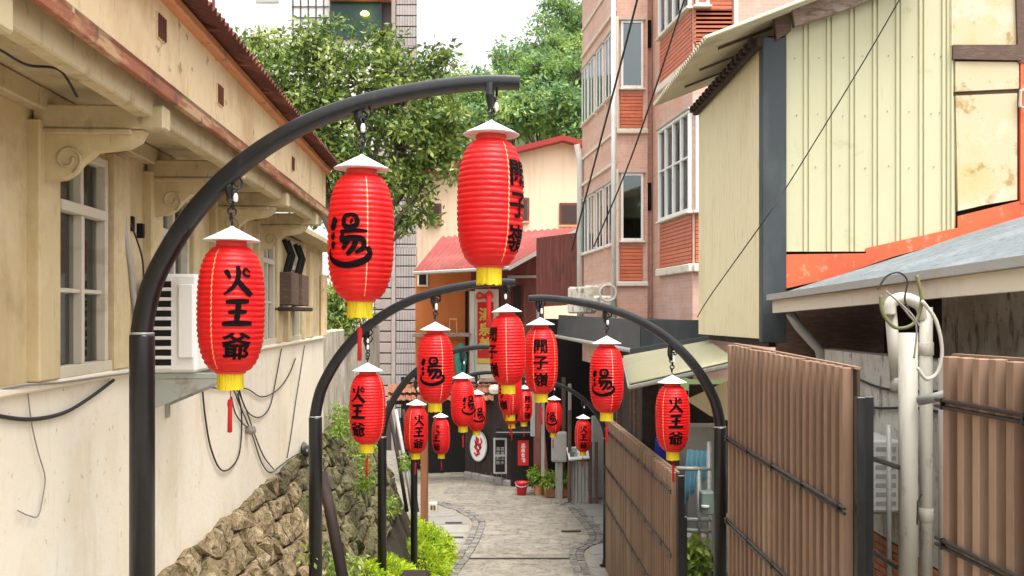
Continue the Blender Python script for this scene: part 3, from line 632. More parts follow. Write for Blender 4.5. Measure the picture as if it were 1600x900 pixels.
yu = centred([stroke([(.08, .84), (.24, .76)], .22, .2), stroke([(.10, .60), (.18, .52)], .13, .1), stroke([(.10, .34), (.20, .44)], .12, .08),
   stroke([(.62, .98), (.47, .93), (.46, .78), (.60, .72), (.75, .80), (.72, .94), (.58, .98)], .085), stroke([(.60, .86), (.66, .84)], .08), stroke([(.36, .64), (.70, .67), (.98, .66)], .07, .05),
   stroke([(.44, .64), (.40, .48), (.58, .52), (.86, .50), (.90, .34), (.72, .24)], .10, .09), stroke([(.62, .56), (.50, .40), (.42, .30)], .10, .07), stroke([(.76, .52), (.66, .32), (.52, .20)], .10, .08),
   stroke([(.03, .32), (.03, .16), (.24, .04), (.55, .0), (.90, .08), (1.04, .22), (.98, .36)], .08, .12)])
CH = .150
def chars3(list_):
    out = []
    for i, q in enumerate(list_):
        cy = (.150, -.020, -.195)[i]
        if isinstance(q, str):
            gv = glyph_mesh(q, .008)
            for sx_, sy_ in ((-.012, 0), (.012, 0), (0, .010), (0, -.010)): out.append(scaled(gv, CH*1.08, CH*1.0, sx_*.3, cy+sy_*.25))
        else: out.append(scaled(q, CH*1.0, CH*(1.0 if i == 0 else .88), 0, cy))
    return merge(out)
TXT = {'fire': wrap(*chars3([fire, king, '爺'])), 'yu': wrap(*scaled(yu, .235, .27, 0, -.02)), 'guan': wrap(*chars3(['關', '子', '嶺']))}
PROTO = {}
for kind in TXT:
    r = thing('lantern', 'x', 'lantern', (0, 0, 0))
    body.build('body', M['red'], r, smooth=True); neck.build('neck', M['red_neck'], r, smooth=True); cap.build('cap', M['cap'], r)
    foot.build('bottom_ring', M['red_neck'], r, smooth=True); fringe.build('fringe', M['yellow'], r, smooth=True); tas.build('tassel', M['tassel'], r, smooth=True)
    TXT[kind].build('lettering', M['ink'], r)
    for th in ((-.78, 1.6, 3.1) if kind == 'fire' else (.64, 2.2, 3.9) if kind == 'yu' else (-.45, .95, 2.4)): seam_mb(th).build('seam', M['seam'], r)
    PROTO[kind] = r
LANT = [  # kind, arch, x, y centre, Z, turn (deg), label
 ('fire', 'L1', 361, 483, 5.19, 27, 'big red lantern lettered 火王爺, lowest on the nearest arch'),
 ('yu',   'L1', 564, 371, 5.19, -17, 'big red lantern with bold brushed 湯, middle of the nearest arch'),
 ('guan', 'L1', 766, 318, 5.15, 60, 'big red lantern at the tip of the nearest arch, lettering turned right'),
 ('fire', 'L2', 574, 638, 9.45, -24, 'red lantern lettered 火王爺 on the second left arch, before the rocks'),
 ('yu',   'L2', 680, 574, 9.45, -9, 'red lantern with 湯 at the middle of the second left arch'),
 ('guan', 'L2', 793, 546, 9.45, -58, 'red lantern at the tip of the second left arch, lettering turned far left'),
 ('fire', 'R1', 1051, 653, 10.0, 2, 'red lantern lettered 火王爺 over the gap between the brown fences'),
 ('yu',   'R1', 948, 592, 10.0, -22, 'red lantern with 湯 at the middle of the nearest right arch'),
 ('guan', 'R1', 845, 563, 10.0, -2, 'red lantern lettered 關子嶺 facing front, at the tip of the nearest right arch'),
 ('fire', 'L3', 650, 671, 14.2, 20, 'red lantern lettered 火王爺 low on the third left arch'),
 ('yu',   'L3', 723, 629, 14.2, 38, 'red lantern with 湯 turned right on the third left arch'),
 ('guan', 'L3', 797, 611, 14.2, -40, 'red lantern at the tip of the third left arch, mostly hidden by a nearer one'),
 ('fire', 'L4', 689, 681, 18.6, -28, 'small red lantern lowest on the farthest left arch'),
 ('yu',   'L4', 745, 645, 18.6, 15, 'small red lantern above the white oval sign'),
 ('guan', 'L4', 799, 634, 18.6, 20, 'small red lantern at the tip of the farthest left arch, peeping below'),
 ('fire', 'R2', 911, 680, 20.5, 0, 'smallest red lantern, in front of the picture notice board'),
 ('yu',   'R2', 865, 651, 20.5, -20, 'small red lantern before the grey cabinet on the far right arch'),
 ('guan', 'R2', 819, 634, 20.5, 25, 'small red lantern at the tip of the far right arch, half hidden')]
used = set(); rng = random.Random(5)
for kind, ar, x, yc, Z, turn, label in LANT:
    c = P(x, yc, Z); r = PROTO[kind] if kind not in used else copy_tree(PROTO[kind]); used.add(kind)
    r.location = c; r.rotation_euler = (rng.uniform(-.015, .015), rng.uniform(-.02, .02), math.radians(turn))
    tag(r, label, 'lantern', 'red lanterns on the arches')
    pts = ARCH[ar]; q = min(pts, key=lambda p: abs(p.x-c.x)); top = q.z-.035
    z = CZ+.076; zt = top-c.z
    h = MB(); zz = z-.01; i = 0
    h.tube([(0, 0, zz), (0, 0, min(zt, z+.05))], .005, 6)
    zz = z+.05
    while zz < zt-.01:
        a = (1, 0, 0) if i % 2 else (0, 1, 0); h.torus((.004*(i % 3-1), 0, zz), a, (0, 0, 1), .021, .0065, 12, 5); zz += .032; i += 1
    h.torus((.02, .0, zt-.02), (1, 0, 0), (0, 0, 1), .032, .007, 14, 5)
    h.tube([(-.022, 0, zt+.02), (-.024, 0, zt-.045), (-.012, .0, zt-.11)], [.022, .026, .014], 8)
    ho = h.build('hanger', M['black'], org=(0, 0, 0)); ho.parent = r
    if Z < 11:
        bo = MB().lathe([(0, -.03), (.012, -.022), (.014, 0), (.008, .02)], (.014, -.02, zt-.10), 8).build('bulb', M['bulb'], org=(0, 0, 0)); bo.parent = r

# ------------------------------------------------------------------ grass bank
rngn = np.random.default_rng(4); V_, F_ = [], []
blobs = [(-2.35, 14.6, .5, .42), (-2.2, 15.6, .62, .5), (-2.35, 17.0, .62, .55), (-2.15, 18.2, .45, .45), (-2.05, 19.8, .75, .72), (-1.95, 21.0, .72, .78), (-2.3, 21.8, .6, .75), (-1.75, 20.6, .45, .45), (-2.6, 13.4, .5, .35), (-2.2, 14.0, .42, .34), (-1.75, 16.2, .35, .3)]
for bx, by, br, bh in blobs:
    n = int(1500*br*br/.3); d = rngn.normal(size=(n, 3)); d[:, 2] = abs(d[:, 2]); d /= np.linalg.norm(d, axis=1)[:, None]
    p = d*np.array([br, br, bh])*(.72+.3*rngn.random((n, 1)))+np.array([bx, by, g(by)-.03])
    dirn = d+rngn.normal(size=(n, 3))*.55; dirn[:, 2] += .35; dirn /= np.linalg.norm(dirn, axis=1)[:, None]
    s = np.cross(dirn, rngn.normal(size=(n, 3))); s /= np.linalg.norm(s, axis=1)[:, None]; L = .09+.13*rngn.random((n, 1))
    tip = p+dirn*L; tip[:, 2] -= .3*L[:, 0]; midp = p+dirn*L*.55
    V_.append(np.stack([p-s*.006, midp-s*.017, tip, midp+s*.017], 1).reshape(-1, 3))
v = np.concatenate(V_); f = np.arange(len(v)).reshape(-1, 4)
grass = np_mesh('grass_bank', v, f, [M['grass1'], M['grass2'], M['grass3']], rngn.choice(3, len(f), p=[.45, .35, .2]), org=(-2, 17, g(17)))
tag(grass, 'clump of lime green leafy grass at the foot of the rock wall', 'grass', kind='stuff')
mb = MB()
for bx, by, br, bh in blobs: mb.lathe([(br*.78*math.cos(a), bh*.78*math.sin(a)) for a in (0, .4, .8, 1.2, 1.57)], (bx, by, g(by)-.05), 12)
tag(mb.build('earth_mound', M['mortar']), 'dark earth under the lime green grass', 'earth', kind='stuff')
a = P(627, 893, 14.9); kb = MB().bbox(WORLD, a.x, a.x+.42, 14.8, 15.1, g(15)-.3, a.z-.02, .03).build('kerb_stone', M['dark2']); tag(kb, 'dark kerb stone end at the foot of the grass', 'kerb stone')
# weeds in the rocks
cs = []
for (x, y, Z, n) in ((540, 665, 15.5, 14), (556, 655, 15.8, 16), (530, 640, 16.2, 8), (567, 720, 14.6, 8), (570, 760, 14.6, 8), (560, 700, 15, 8), (470, 860, 9.6, 1), (520, 880, 11, 5), (545, 880, 12, 10), (640, 720, 19, 10), (610, 790, 18, 12), (575, 690, 15, 8)):
    c = P(x, y, Z)
    for _ in range(n): cs.append(c+V((random.uniform(-.14, .14), random.uniform(-.3, .3), random.uniform(-.12, .12))))
v, f, mi = leaf_cloud([tuple(c) for c in cs], 26, .11, .07, np.random.default_rng(8), droop=.5)
tag(np_mesh('wall_weeds', v, f, [M['grass3'], M['leaf2'], M['leaf1']], mi, org=tuple(P(550, 700, 15))), 'green weeds and ferns rooted between the rocks', 'weeds', kind='stuff')

# ------------------------------------------------------------------ trees
def tree(name, label, base, top_c, blobs, leaf, n_cl, n_per, spread, mats, seed, group=None, trunk_r=.18):
    rg = np.random.default_rng(seed); r = random.Random(seed); base = V(base); root = thing(name, label, 'tree', base, group)
    tk = MB(); cc = V(top_c); fork = base.lerp(cc, .45)
    tk.tube(catmull([base-V((0, 0, .2)), base.lerp(fork, .5)+V((r.uniform(-.1, .1), 0, 0)), fork], 4), [trunk_r*(1-.045*i) for i in range(9)], 9)
    cl = []
    for (bx, by, bz, br) in blobs:
        b = V((bx, by, bz)); mid = fork.lerp(b, .5)+V((r.uniform(-.2, .2), r.uniform(-.2, .2), -.1*br))
        tk.tube(catmull([fork, mid, b], 3), [trunk_r*.55*(1-.12*i) for i in range(7)], 6)
        k = max(6, int(n_cl*br*br/sum(q[3]**2 for q in blobs)))
        d = rg.normal(size=(k, 3)); d /= np.linalg.norm(d, axis=1)[:, None]; rad = br*(.35+.75*rg.random((k, 1))**.6)
        pp = np.array(b)+d*rad*np.array([1, 1, .8]); cl.append(pp)
        for q in range(0, min(k, 14)): tk.tube([b, b.lerp(V(pp[q]), .55)+V((0, 0, .05*br)), V(pp[q])], [trunk_r*.2, trunk_r*.13, trunk_r*.06], 4)
    tk.build('trunk', M['bark'], root, smooth=True)
    v, f, mi = leaf_cloud(np.concatenate(cl), n_per, spread, leaf, rg)
    np_mesh('crown', v, f, mats, mi, root); return root
TZ = 24
def tb(x, y, r, dz=0): p = P(x, y, TZ+dz); return (p.x, p.y, p.z, r)
LM = [M['leaf1'], M['leaf2'], M['leaf3']]
tree('broadleaf_tree', 'leafy green broadleaf tree behind the concrete wall, left of centre', P(540, 590, TZ), P(560, 240, TZ),
     [tb(430, 95, .95), tb(500, 75, .85), tb(470, 170, 1.1), tb(560, 130, 1.15), tb(620, 120, .75), tb(690, 95, .48), tb(660, 170, .8), tb(700, 195, .6), tb(540, 220, 1.2), tb(620, 230, 1.05), tb(690, 250, .6), tb(480, 245, .9), tb(640, 290, .55), tb(575, 300, .8), tb(500, 310, .8, 1), tb(405, 150, .6), tb(660, 330, .28), tb(600, 55, .4), tb(630, 345, .3), tb(395, 60, .4)],
     .155, 640, 42, .36, LM, 21)
tree('garden_shrub', 'dense green shrub behind the concrete wall at the end of the house', P(530, 560, 19), P(528, 480, 19),
     [P(512, 470, 19)[:]+(.4,), P(535, 465, 19)[:]+(.42,), P(520, 500, 19)[:]+(.4,), P(548, 492, 19)[:]+(.36,), P(500, 500, 18.5)[:]+(.3,)], .11, 150, 26, .22, LM, 33, trunk_r=.06)
hill = MB(); NX, NY = 14, 8
for j in range(NY+1):
    for i in range(NX+1):
        x = -40+90*i/NX; y = 62+80*j/NY; hgt = EYE-5.4+max(0, (y-62))*.52+max(0, (x-2))*.55*min(1, (y-62)/20)+1.2*math.sin(i*1.7+j)
        hill.v.append(V((x, y, hgt if j else EYE-5.6)))
hill.f = [(j*(NX+1)+i, j*(NX+1)+i+1, (j+1)*(NX+1)+i+1, (j+1)*(NX+1)+i) for j in range(NY) for i in range(NX)]
tag(hill.build('hill', M['hill'], org=(0, 62, 0)), kind='structure')
FM = [M['far1'], M['far2'], M['far3']]
FT = [(735, 185, 66, 2.6, 'hill tree low beside the tip lantern, left edge of the wood'), (790, 180, 68, 2.8, 'hill tree just above the red gable roof, left'), (850, 178, 66, 2.6, 'hill tree just above the red gable ridge'),
      (895, 185, 64, 2.0, 'hill tree low against the pink building'), (770, 150, 80, 2.6, 'dark hill tree near the end of the nearest arch'), (825, 128, 84, 3.0, 'hill tree in the middle of the wood'),
      (880, 120, 80, 3.2, 'tall bright hill tree beside the pink building'), (838, 96, 98, 2.6, 'dark hill tree crown on the skyline, left'), (880, 70, 98, 3.0, 'hill tree on the skyline, middle'), (905, 30, 104, 3.6, 'topmost hill tree on the skyline by the pink building'), (800, 105, 100, 1.6, 'small skyline hill tree at the left end of the wood'), (700, 200, 70, 2.2, 'hill tree mostly hidden behind the broadleaf tree')]
for i, (x, y, Z, r, lb) in enumerate(FT):
    c = P(x, y, Z); rr = random.Random(i)
    bl = [(c.x+rr.uniform(-.8, .8)*r, c.y+rr.uniform(-.6, .6)*r, c.z+rr.uniform(-.6, .6)*r, r*rr.uniform(.42, .68)) for _ in range(8)]
    tree('hill_tree', lb, (c.x, c.y, c.z-r*2.2), c, bl, .42, 190, 24, .62, FM if i % 3 else [M['far3'], M['far1'], M['far1']], 50+i, 'trees on the wooded hill', .22)

# ------------------------------------------------------------------ tile tower (far left)
TWZ = 38; s38 = TWZ/FPX
def X(x, Z): return (x-800)*Z/FPX
def Hh(y, Z): return EYE+(HOR-y)*Z/FPX
tower = thing('tower_block', 'tall white and grey tiled block behind the broadleaf tree', 'building', (X(500, TWZ), TWZ, 0))
MB().box(WORLD, X(325, TWZ), X(584, TWZ), TWZ, TWZ+8, -.1, Hh(-90, TWZ)).build('wall', M['towerwall'], tower)
MB().prism([V((X(584, TWZ), TWZ+.05, -.1)), V((X(650, TWZ), TWZ+.05, -.1)), V((X(650, TWZ)-2.4, TWZ+8, -.1)), V((X(584, TWZ)-1, TWZ+8, -.1))], (0, 0, Hh(-90, TWZ)+.1)).build('joint_wall', M['gap'], tower)
y = -60
while y < 640:
    MB().bbox(WORLD, X(619, TWZ), X(651, TWZ), TWZ-.03, TWZ+.2, Hh(y+16, TWZ), Hh(y+.8, TWZ), .01).build('tile_course', M['towertile'], tower)
    if y > 60: MB().bbox(WORLD, X(585, TWZ), X(611, TWZ), TWZ-.0, TWZ+.2, Hh(y+15.6, TWZ), Hh(y+.8, TWZ), .01).build('slab_course', M['towertile2'], tower)
    y += 17
MB().bbox(WORLD, X(611.5, TWZ), X(618, TWZ), TWZ-.02, TWZ+.2, -.1, Hh(-80, TWZ), .01).build('pier', M['towertile2'], tower)
w = MB().bbox(WORLD, X(516, TWZ), X(597, TWZ), TWZ-.12, TWZ-.02, Hh(62, TWZ), Hh(-40, TWZ), .02).build('window', M['slate'], tower)
MB().box(WORLD, X(520, TWZ), X(594, TWZ), TWZ-.135, TWZ-.125, Hh(58, TWZ), Hh(-38, TWZ)).build('pane', mat('green glazed dark', (.02, .055, .045), [((.05, .1, .08), 1, (1, 1, 1), .5, .7, .6)], rough=.25), w)
MB().lathe([(0, -.09), (.16, -.05), (.18, 0), (.1, .08), (0, .1)], P(570, 21, TWZ-.3), 12).build('ceiling_lamp', M['lamp'], w)
MB().bbox(WORLD, X(516, TWZ), X(612, TWZ), TWZ-.5, TWZ-.0, Hh(4, TWZ), Hh(-6, TWZ), .02).build('canopy', M['terracotta'], tower)
for xx in (458, 470, 482, 494, 506): MB().box(WORLD, X(xx, TWZ)-.02, X(xx, TWZ)+.02, TWZ-.05, TWZ+.0, Hh(60, TWZ), Hh(-60, TWZ)).build('grille_bar', M['gap'], tower)
for yy in (10, 27, 44): MB().box(WORLD, X(456, TWZ), X(514, TWZ), TWZ-.04, TWZ+.0, Hh(yy+1, TWZ), Hh(yy, TWZ)).build('grille_bar', M['gap'], tower)
MB().box(WORLD, X(400, TWZ), X(436, TWZ), TWZ-.03, TWZ, Hh(4, TWZ), Hh(-40, TWZ)).build('vent_panel', M['greybox'], tower)
MB().box(WORLD, X(332, TWZ), X(336, TWZ), TWZ-.05, TWZ, Hh(80, TWZ), Hh(-40, TWZ)).build('down_pipe', M['maroon'], tower)

# ------------------------------------------------------------------ gable building and lean-to shop
GZ = 42
gb = thing('gable_house', 'cream sided house with red gable roof at the end of the lane', 'house', (X(790, GZ), GZ, 0))
gpts = [(640, 640), (640, 278), (878, 220), (925, 233), (925, 640)]
MB().prism([P(x, y, GZ) for x, y in gpts], (0, 6, 0)).build('wall', M['gwall'], gb)
for i in range(33):
    xx = 644+i*8.4; yt = 278-(xx-640)*58/238 if xx < 878 else 220+(xx-878)*13/47
    MB().box(WORLD, X(xx, GZ)-.018, X(xx, GZ)+.018, GZ-.009, GZ+.01, Hh(470, GZ), Hh(yt+3, GZ)).build('siding_batten', M['gwall'], gb)
MB().prism([P(x, y, GZ-.6) for x, y in ((620, 276), (880, 211), (880, 219), (620, 284))], (0, 7, 0)).build('roof_slope', M['redtrim'], gb)
MB().prism([P(x, y, GZ-.6) for x, y in ((880, 211), (935, 226), (935, 234), (880, 219))], (0, 7, 0)).build('roof_slope', M['redtrim'], gb)
for (x0, x1, y0, y1) in ((874, 904, 317, 353), (812, 827, 309, 347), (668, 690, 318, 350)):
    w = MB().bbox(WORLD, X(x0, GZ), X(x1, GZ), GZ-.09, GZ-.0, Hh(y1, GZ), Hh(y0, GZ), .02).build('window', M['maroon'], gb)
    MB().box(WORLD, X(x0+3.5, GZ), X(x1-3.5, GZ), GZ-.1, GZ-.092, Hh(y1-4, GZ), Hh(y0+4, GZ)).build('pane', mat('brown dark pane', (.07, .05, .045), rough=.2), w)
    MB().bbox(WORLD, X(x0-1, GZ), X(x1+1, GZ), GZ-.16, GZ-.1, Hh(y1+2, GZ), Hh(y1-1, GZ), .01).build('sill', M['trim'], w)

SZ = 33
shop = thing('lean_to_shop', 'orange walled shop under a faded red sheet roof at the end of the lane', 'shop', (X(730, SZ), SZ, 0))
A, B, C, D = P(646, 424, 30.5), P(795, 416, 30.5), P(905, 355, 34.5), P(690, 370, 36.5)
MB().corr(A, B, C, D, 22, .03, .01, 6, 2, True).build('roof', M['redroof'], shop)
MB().tube([A+V((0, -.02, -.06)), B+V((0, -.02, -.06))], .06, 6).build('gutter', M['gutter'], shop)
MB().prism([B+V((0, -.03, .0)), C+V((0, -.03, 0)), C+V((0, -.03, -.16)), B+V((0, -.03, -.14))], (0, .08, 0)).build('barge_board', M['gutter'], shop)
MB().box(WORLD, X(649, SZ), X(736, SZ), SZ, SZ+.2, Hh(590, SZ), Hh(418, SZ)).build('wall', M['orangewall'], shop)
MB().box(WORLD, X(736, SZ), X(850, SZ), SZ+.05, SZ+.25, Hh(640, SZ), Hh(400, SZ)).build('wall', M['maroon'], shop)
w = MB().bbox(WORLD, X(652, SZ), X(669, SZ), SZ-.06, SZ-.0, Hh(448, SZ), Hh(425, SZ), .01).build('window', M['ledge'], shop)
MB().box(WORLD, X(655, SZ), X(666, SZ), SZ-.075, SZ-.064, Hh(445, SZ), Hh(428, SZ)).build('pane', M['dark'], w)
MB().bbox(WORLD, X(734, SZ), X(742, SZ), SZ-.15, SZ, Hh(585, SZ), Hh(455, SZ), .02).build('door_jamb', M['white'], shop)
MB().bbox(WORLD, X(742.5, SZ), X(779, SZ), SZ-.3, SZ, Hh(590, SZ), Hh(452, SZ), .02).build('door_pillar', M['cream'], shop)
MB().bbox(WORLD, X(727, SZ), X(731, SZ), SZ-.1, SZ, Hh(585, SZ), Hh(455, SZ), .01).build('door_jamb', M['dark'], shop)
for i, xx in enumerate((786, 802, 818)):
    MB().bbox(WORLD, X(xx, SZ), X(xx+12, SZ), SZ-.02, SZ+.04, Hh(600, SZ), Hh(446, SZ), .01).build('door_leaf', M['dark2'] if i % 2 else M['maroon'], shop)
MB().bbox(WORLD, X(793, SZ), X(843, SZ), SZ-.35, SZ-.2, Hh(435, SZ), Hh(431, SZ), .01).build('rail', M['gutter'], shop)
MB().bbox(WORLD, X(838, SZ), X(842, SZ), SZ-.35, SZ-.2, Hh(600, SZ), Hh(431, SZ), .01).build('post', M['gutter'], shop)
MB().box(WORLD, X(625, SZ), X(850, SZ), SZ+.3, SZ+.4, 0, Hh(590, SZ)).build('shade_back', M['dark'], shop)  # interior shade behind the shop, painted as a near-black sheet
# tiled canopy
for j in range(2):
    for i in range(18):
        x0 = X(606+i*9.2, 30.5); yy = (600, 612)[j]
        MB().corr(P(606+i*9.2, yy+13, 30.3-j*.3), P(606+i*9.2+8.8, yy+13, 30.3-j*.3), P(606+i*9.2+8.8, yy, 30.9-j*.3), P(606+i*9.2, yy, 30.9-j*.3), 1, .02, .015).build('roof_tile', M['terracotta'], shop)
MB().bbox(WORLD, X(604, 30.4), X(774, 30.4), 30.35, 30.5, Hh(632, 30.4), Hh(626, 30.4), .02).build('canopy_beam', M['dark2'], shop)
MB().bbox(WORLD, X(640, 30.4), X(776, 30.4), 30.6, 30.75, Hh(598, 30.4), Hh(590, 30.4), .02).build('canopy_beam', M['oldwood'], shop)

ban = thing('vertical_banner', 'red vertical banner with gold characters on the cream shop pillar', 'banner', P(758, 565, SZ-.33))
bz = SZ-.33
MB().box(WORLD, X(746, bz), X(771, bz), bz-.02, bz, Hh(559, bz), Hh(472, bz)).build('cloth', M['banner'], ban)
MB().box(WORLD, X(745, bz), X(770, bz), bz-.022, bz, Hh(567, bz), Hh(560, bz)).build('yellow_hem', M['gold'], ban)
flat_text('湯泉美', P(758.5, 514, bz-.022), (1, 0, 0), (0, 0, 1), .46, M['gold'], 'gold_lettering', ban, .03, .008, True)
rb = thing('ribbon_bow', 'red ribbon bow with long tails above the vertical banner', 'ribbon', P(757, 470, bz-.1))
for q, pts in enumerate(([(757, 462), (748, 458), (746, 466), (757, 464)], [(757, 462), (766, 456), (768, 465), (757, 464)], [(758, 463), (766, 480), (767, 520)], [(757, 464), (764, 470), (769, 500)])):
    MB().tube(catmull([P(x, y, bz-.1) for x, y in pts], 5), .05, 5, flat=.4).build('loop' if q < 2 else 'tail', M['red_neck'], rb, smooth=True)
tag(MB().lathe([(.0, 0), (.14, .05), (.2, .5), (.16, .9), (.04, 1.05), (0, 1.06)], P(720, 585, SZ-.6), 9).build('folded_parasol', M['teal']), 'teal folded cloth cover in front of the orange wall', 'parasol')
sx = thing('stool', 'small red stool on the ledge before the orange wall', 'stool', P(708, 525, SZ-.5))
MB().bbox(WORLD, X(702, 32.5), X(714, 32.5), 32.3, 32.5, Hh(500, 32.5), Hh(497, 32.5)).build('seat', M['trim'], sx)
for xx in (703, 713): MB().tube([P(xx, 500, 32.4), P(xx+(-1 if xx < 708 else 1), 522, 32.4)], .02, 6).build('leg', M['trim'], sx)
tag(MB().bbox(WORLD, X(645, 32.6), X(735, 32.6), 32.3, 32.9, Hh(526, 32.6), Hh(520, 32.6), .02).build('shelf', M['oldwood']), 'long timber shelf in front of the orange shop wall', 'shelf')
tag(MB().lathe([(0, -.16), (.16, -.12), (.18, 0), (.14, .12), (0, .14)], P(773, 608, 29), 12).build('globe_lamp', M['ledge']), 'small round pale globe lamp under the tiled canopy', 'lamp')

mp = MB().corr(P(838, 480, 30), P(912, 475, 28.5), P(912, 362, 28.5), P(838, 372, 30), 13, .025, .01, 6, 1, True).build('sheet_wall', M['maroon']); tag(mp, 'maroon corrugated sheet wall between the shop and the pink building', 'sheet wall')

# ------------------------------------------------------------------ dark reception front with signs
rc = thing('reception_front', 'dark brown curved shop front with a stone footing at the end of the lane', 'shop front', P(762, 770, 29))
def RP(u, y):    # u 0..1 left to right along the curve, photo row y
    Z = 31.6-1.6*u; return P(727+73*u, y, Z)
n = 9
for i in range(n):
    a, b = i/n, (i+1)/n-.006
    A, B = RP(a, 0), RP(b, 0); A.z = B.z = 0; zt = Hh(606, 30.5); d = V((.0, .12, 0))
    MB().prism([A+V((0, 0, .22)), B+V((0, 0, .22)), B+V((0, 0, zt)), A+V((0, 0, zt))], d).build('board', M['dark2'], rc)
for i in range(6):
    a = RP(i/6, 0); b = RP((i+1)/6, 0); c = (a+b)/2; MB().bbox(Fr((c.x, c.y, 0), (b-a).xy.to_3d()), -(b-a).length*.48, (b-a).length*.48, -.12, .1, -.02, .21+random.uniform(-.03, .02), .04).build('footing_stone', M['slab'], rc)
bzz = 29.9
MB().bbox(WORLD, X(798, bzz), X(834, bzz), bzz, bzz+1.5, .02, Hh(680, bzz), .02).build('black_cabinet', mat('black lacquer', (.012, .010, .010), rough=.4), rc)
MB().bbox(WORLD, X(774, bzz), X(836, bzz), bzz-.15, bzz+1.5, Hh(680, bzz), Hh(674, bzz), .02).build('cabinet_top', M['black'], rc)
MB().box(WORLD, X(670, 33), X(840, 33), 32.6, 32.7, 0, Hh(600, 33)).build('recess_shade', M['dark'], rc)  # near-black sheet paints the shade of the open recess
ov = thing('oval_sign', 'white oval sign with a red and black brushed mark on the dark shop front', 'sign', P(748, 722, 29.4))
oc = RP(.32, 697); un = (RP(.42, 697)-RP(.22, 697)).normalized(); oc += V((un.y, -un.x, 0))*.06 if un.y > 0 else V((un.y, -un.x, 0))*.06
nrm = V((un.y, -un.x, 0)); nrm = nrm if nrm.y < 0 else -nrm
ring = [oc+un*.40*math.cos(2*PI*k/32)+V((0, 0, .49*math.sin(2*PI*k/32))) for k in range(32)]
MB().prism(ring, nrm*.04).build('board', M['printwhite'], ov)
ring2 = MB().torus(oc+nrm*.04, un*1, (0, 0, 1), .0, .0)
mb = MB()
for k in range(32):
    p, q = ring[k]+nrm*.042, ring[(k+1) % 32]+nrm*.042; mb.add([p, q, oc+(q-oc)*.93+nrm*.004, oc+(p-oc)*.93+nrm*.004], [(0, 1, 2, 3)])
mb.build('rim', M['greybox'], ov)
def marks(sts, c, r, u, n_, w, h, m, name, parent):
    g_ = centred(sts); u_ = V((0, 0, 1)); MB().add([c+r*v.x*w+u_*v.y*h+n_*.047 for v in g_[0]], g_[1]).build(name, m, parent)
rr_ = un if un.x > 0 else -un
marks([stroke([(.3, .95), (.55, .8), (.4, .62), (.75, .55), (.6, .3), (.35, .25)], .12, .1), stroke([(.2, .45), (.45, .35), (.7, .1)], .12, .08), stroke([(.75, .9), (.85, .7), (.7, .6)], .1, .08), stroke([(.15, .2), (.4, .05), (.5, .2)], .1)], oc, rr_, None, nrm, .52, .66, M['banner'], 'red_mark', ov)
marks([stroke([(.2, .85), (.3, .6), (.15, .45)], .06), stroke([(.5, .6), (.7, .4), (.85, .45)], .06), stroke([(.4, .15), (.6, .05)], .06)], oc, rr_, None, nrm, .52, .62, M['ink'], 'black_mark', ov)
mn = thing('menu_board', 'black framed menu panel with pale writing beside the oval sign', 'sign', P(782, 740, 28))
mz = 29.9
MB().bbox(WORLD, X(771, mz), X(792, mz), mz-.05, mz, Hh(740, mz), Hh(684, mz), .01).build('frame', M['greybox'], mn)
for y0, y1 in ((687, 710), (713, 737)): MB().box(WORLD, X(774, mz), X(789, mz), mz-.06, mz-.052, Hh(y1, mz), Hh(y0, mz)).build('panel', M['dark'], mn)
flat_text('湯泉茶飯', P(778, 712, mz-.062), (1, 0, 0), (0, 0, 1), .13, M['greybox'], 'writing', mn, .0, .006, True)
flat_text('菜單山水', P(785, 712, mz-.062), (1, 0, 0), (0, 0, 1), .13, M['greybox'], 'writing', mn, .0, .006, True)
rs_ = thing('red_sign', 'small red vertical sign with white characters on the black cabinet', 'sign', P(817, 728, bzz-.02))
MB().box(WORLD, X(809, bzz), X(826, bzz), bzz-.035, bzz-.004, Hh(727, bzz), Hh(688, bzz)).build('plate', M['banner'], rs_)
flat_text('溫泉會館', P(817.5, 707.5, bzz-.036), (1, 0, 0), (0, 0, 1), .14, M['printwhite'], 'lettering', rs_, .02, .006, True)

bk = thing('bucket', 'red plastic bucket on the paving before the dark shop front', 'bucket', gp(815, 774)+V((0, 0, .03)))
bl = V(bk.location)
MB().lathe([(.13, 0), (.19, .34), (.205, .345), (.205, .37), (.185, .37), (.125, .02), (0, .02)], bl, 20).build('body', M['bucket'], bk, smooth=True)
MB().tube(catmull([bl+V((-.2, 0, .35)), bl+V((-.14, -.14, .28)), bl+V((.0, -.2, .25)), bl+V((.14, -.14, .28)), bl+V((.2, 0, .35))], 4), .008, 5).build('handle', M['printwhite'], bk)
def potted(label, x, y, Z, kind):
    p = V((X(x, Z), Z, 0.01)); r = thing('potted_plant', label, 'plant', p, 'pots beside the dark shop front')
    if kind: MB().bbox(Fr(p, (1, .1, 0)), -.36, .36, -.16, .16, 0, .26, .03).build('pot', M['terracotta'], r)
    else: MB().lathe([(.12, 0), (.17, .26), (.19, .27), (.19, .3), (.15, .3), (0, .28)], p, 16).build('pot', M['trim'], r)
    c = [tuple(p+V((random.uniform(-.28, .28)*(1.3 if kind else .8), random.uniform(-.15, .15), random.uniform(.32, .75)))) for _ in range(30)]
    v, f, mi = leaf_cloud(c, 22, .14, .12, np.random.default_rng(int(x)), droop=.5); np_mesh('foliage', v, f, [M['grass3'], M['leaf1'], M['leaf2']], mi, r)
potted('bushy green plant in a terracotta trough beside the notice board', 870, 772, 28.2, 1)
potted('thin reddish potted plant next to the red bucket', 842, 772, 28.6, 0)
tag(MB().prism([P(834, 745, 28.9), P(857, 748, 28.5), P(846, 600, 28.7), P(834, 600, 28.9)], (0, .05, 0)).build('leaning_board', M['maroon']), 'tall maroon board leaning beside the black cabinet', 'board')
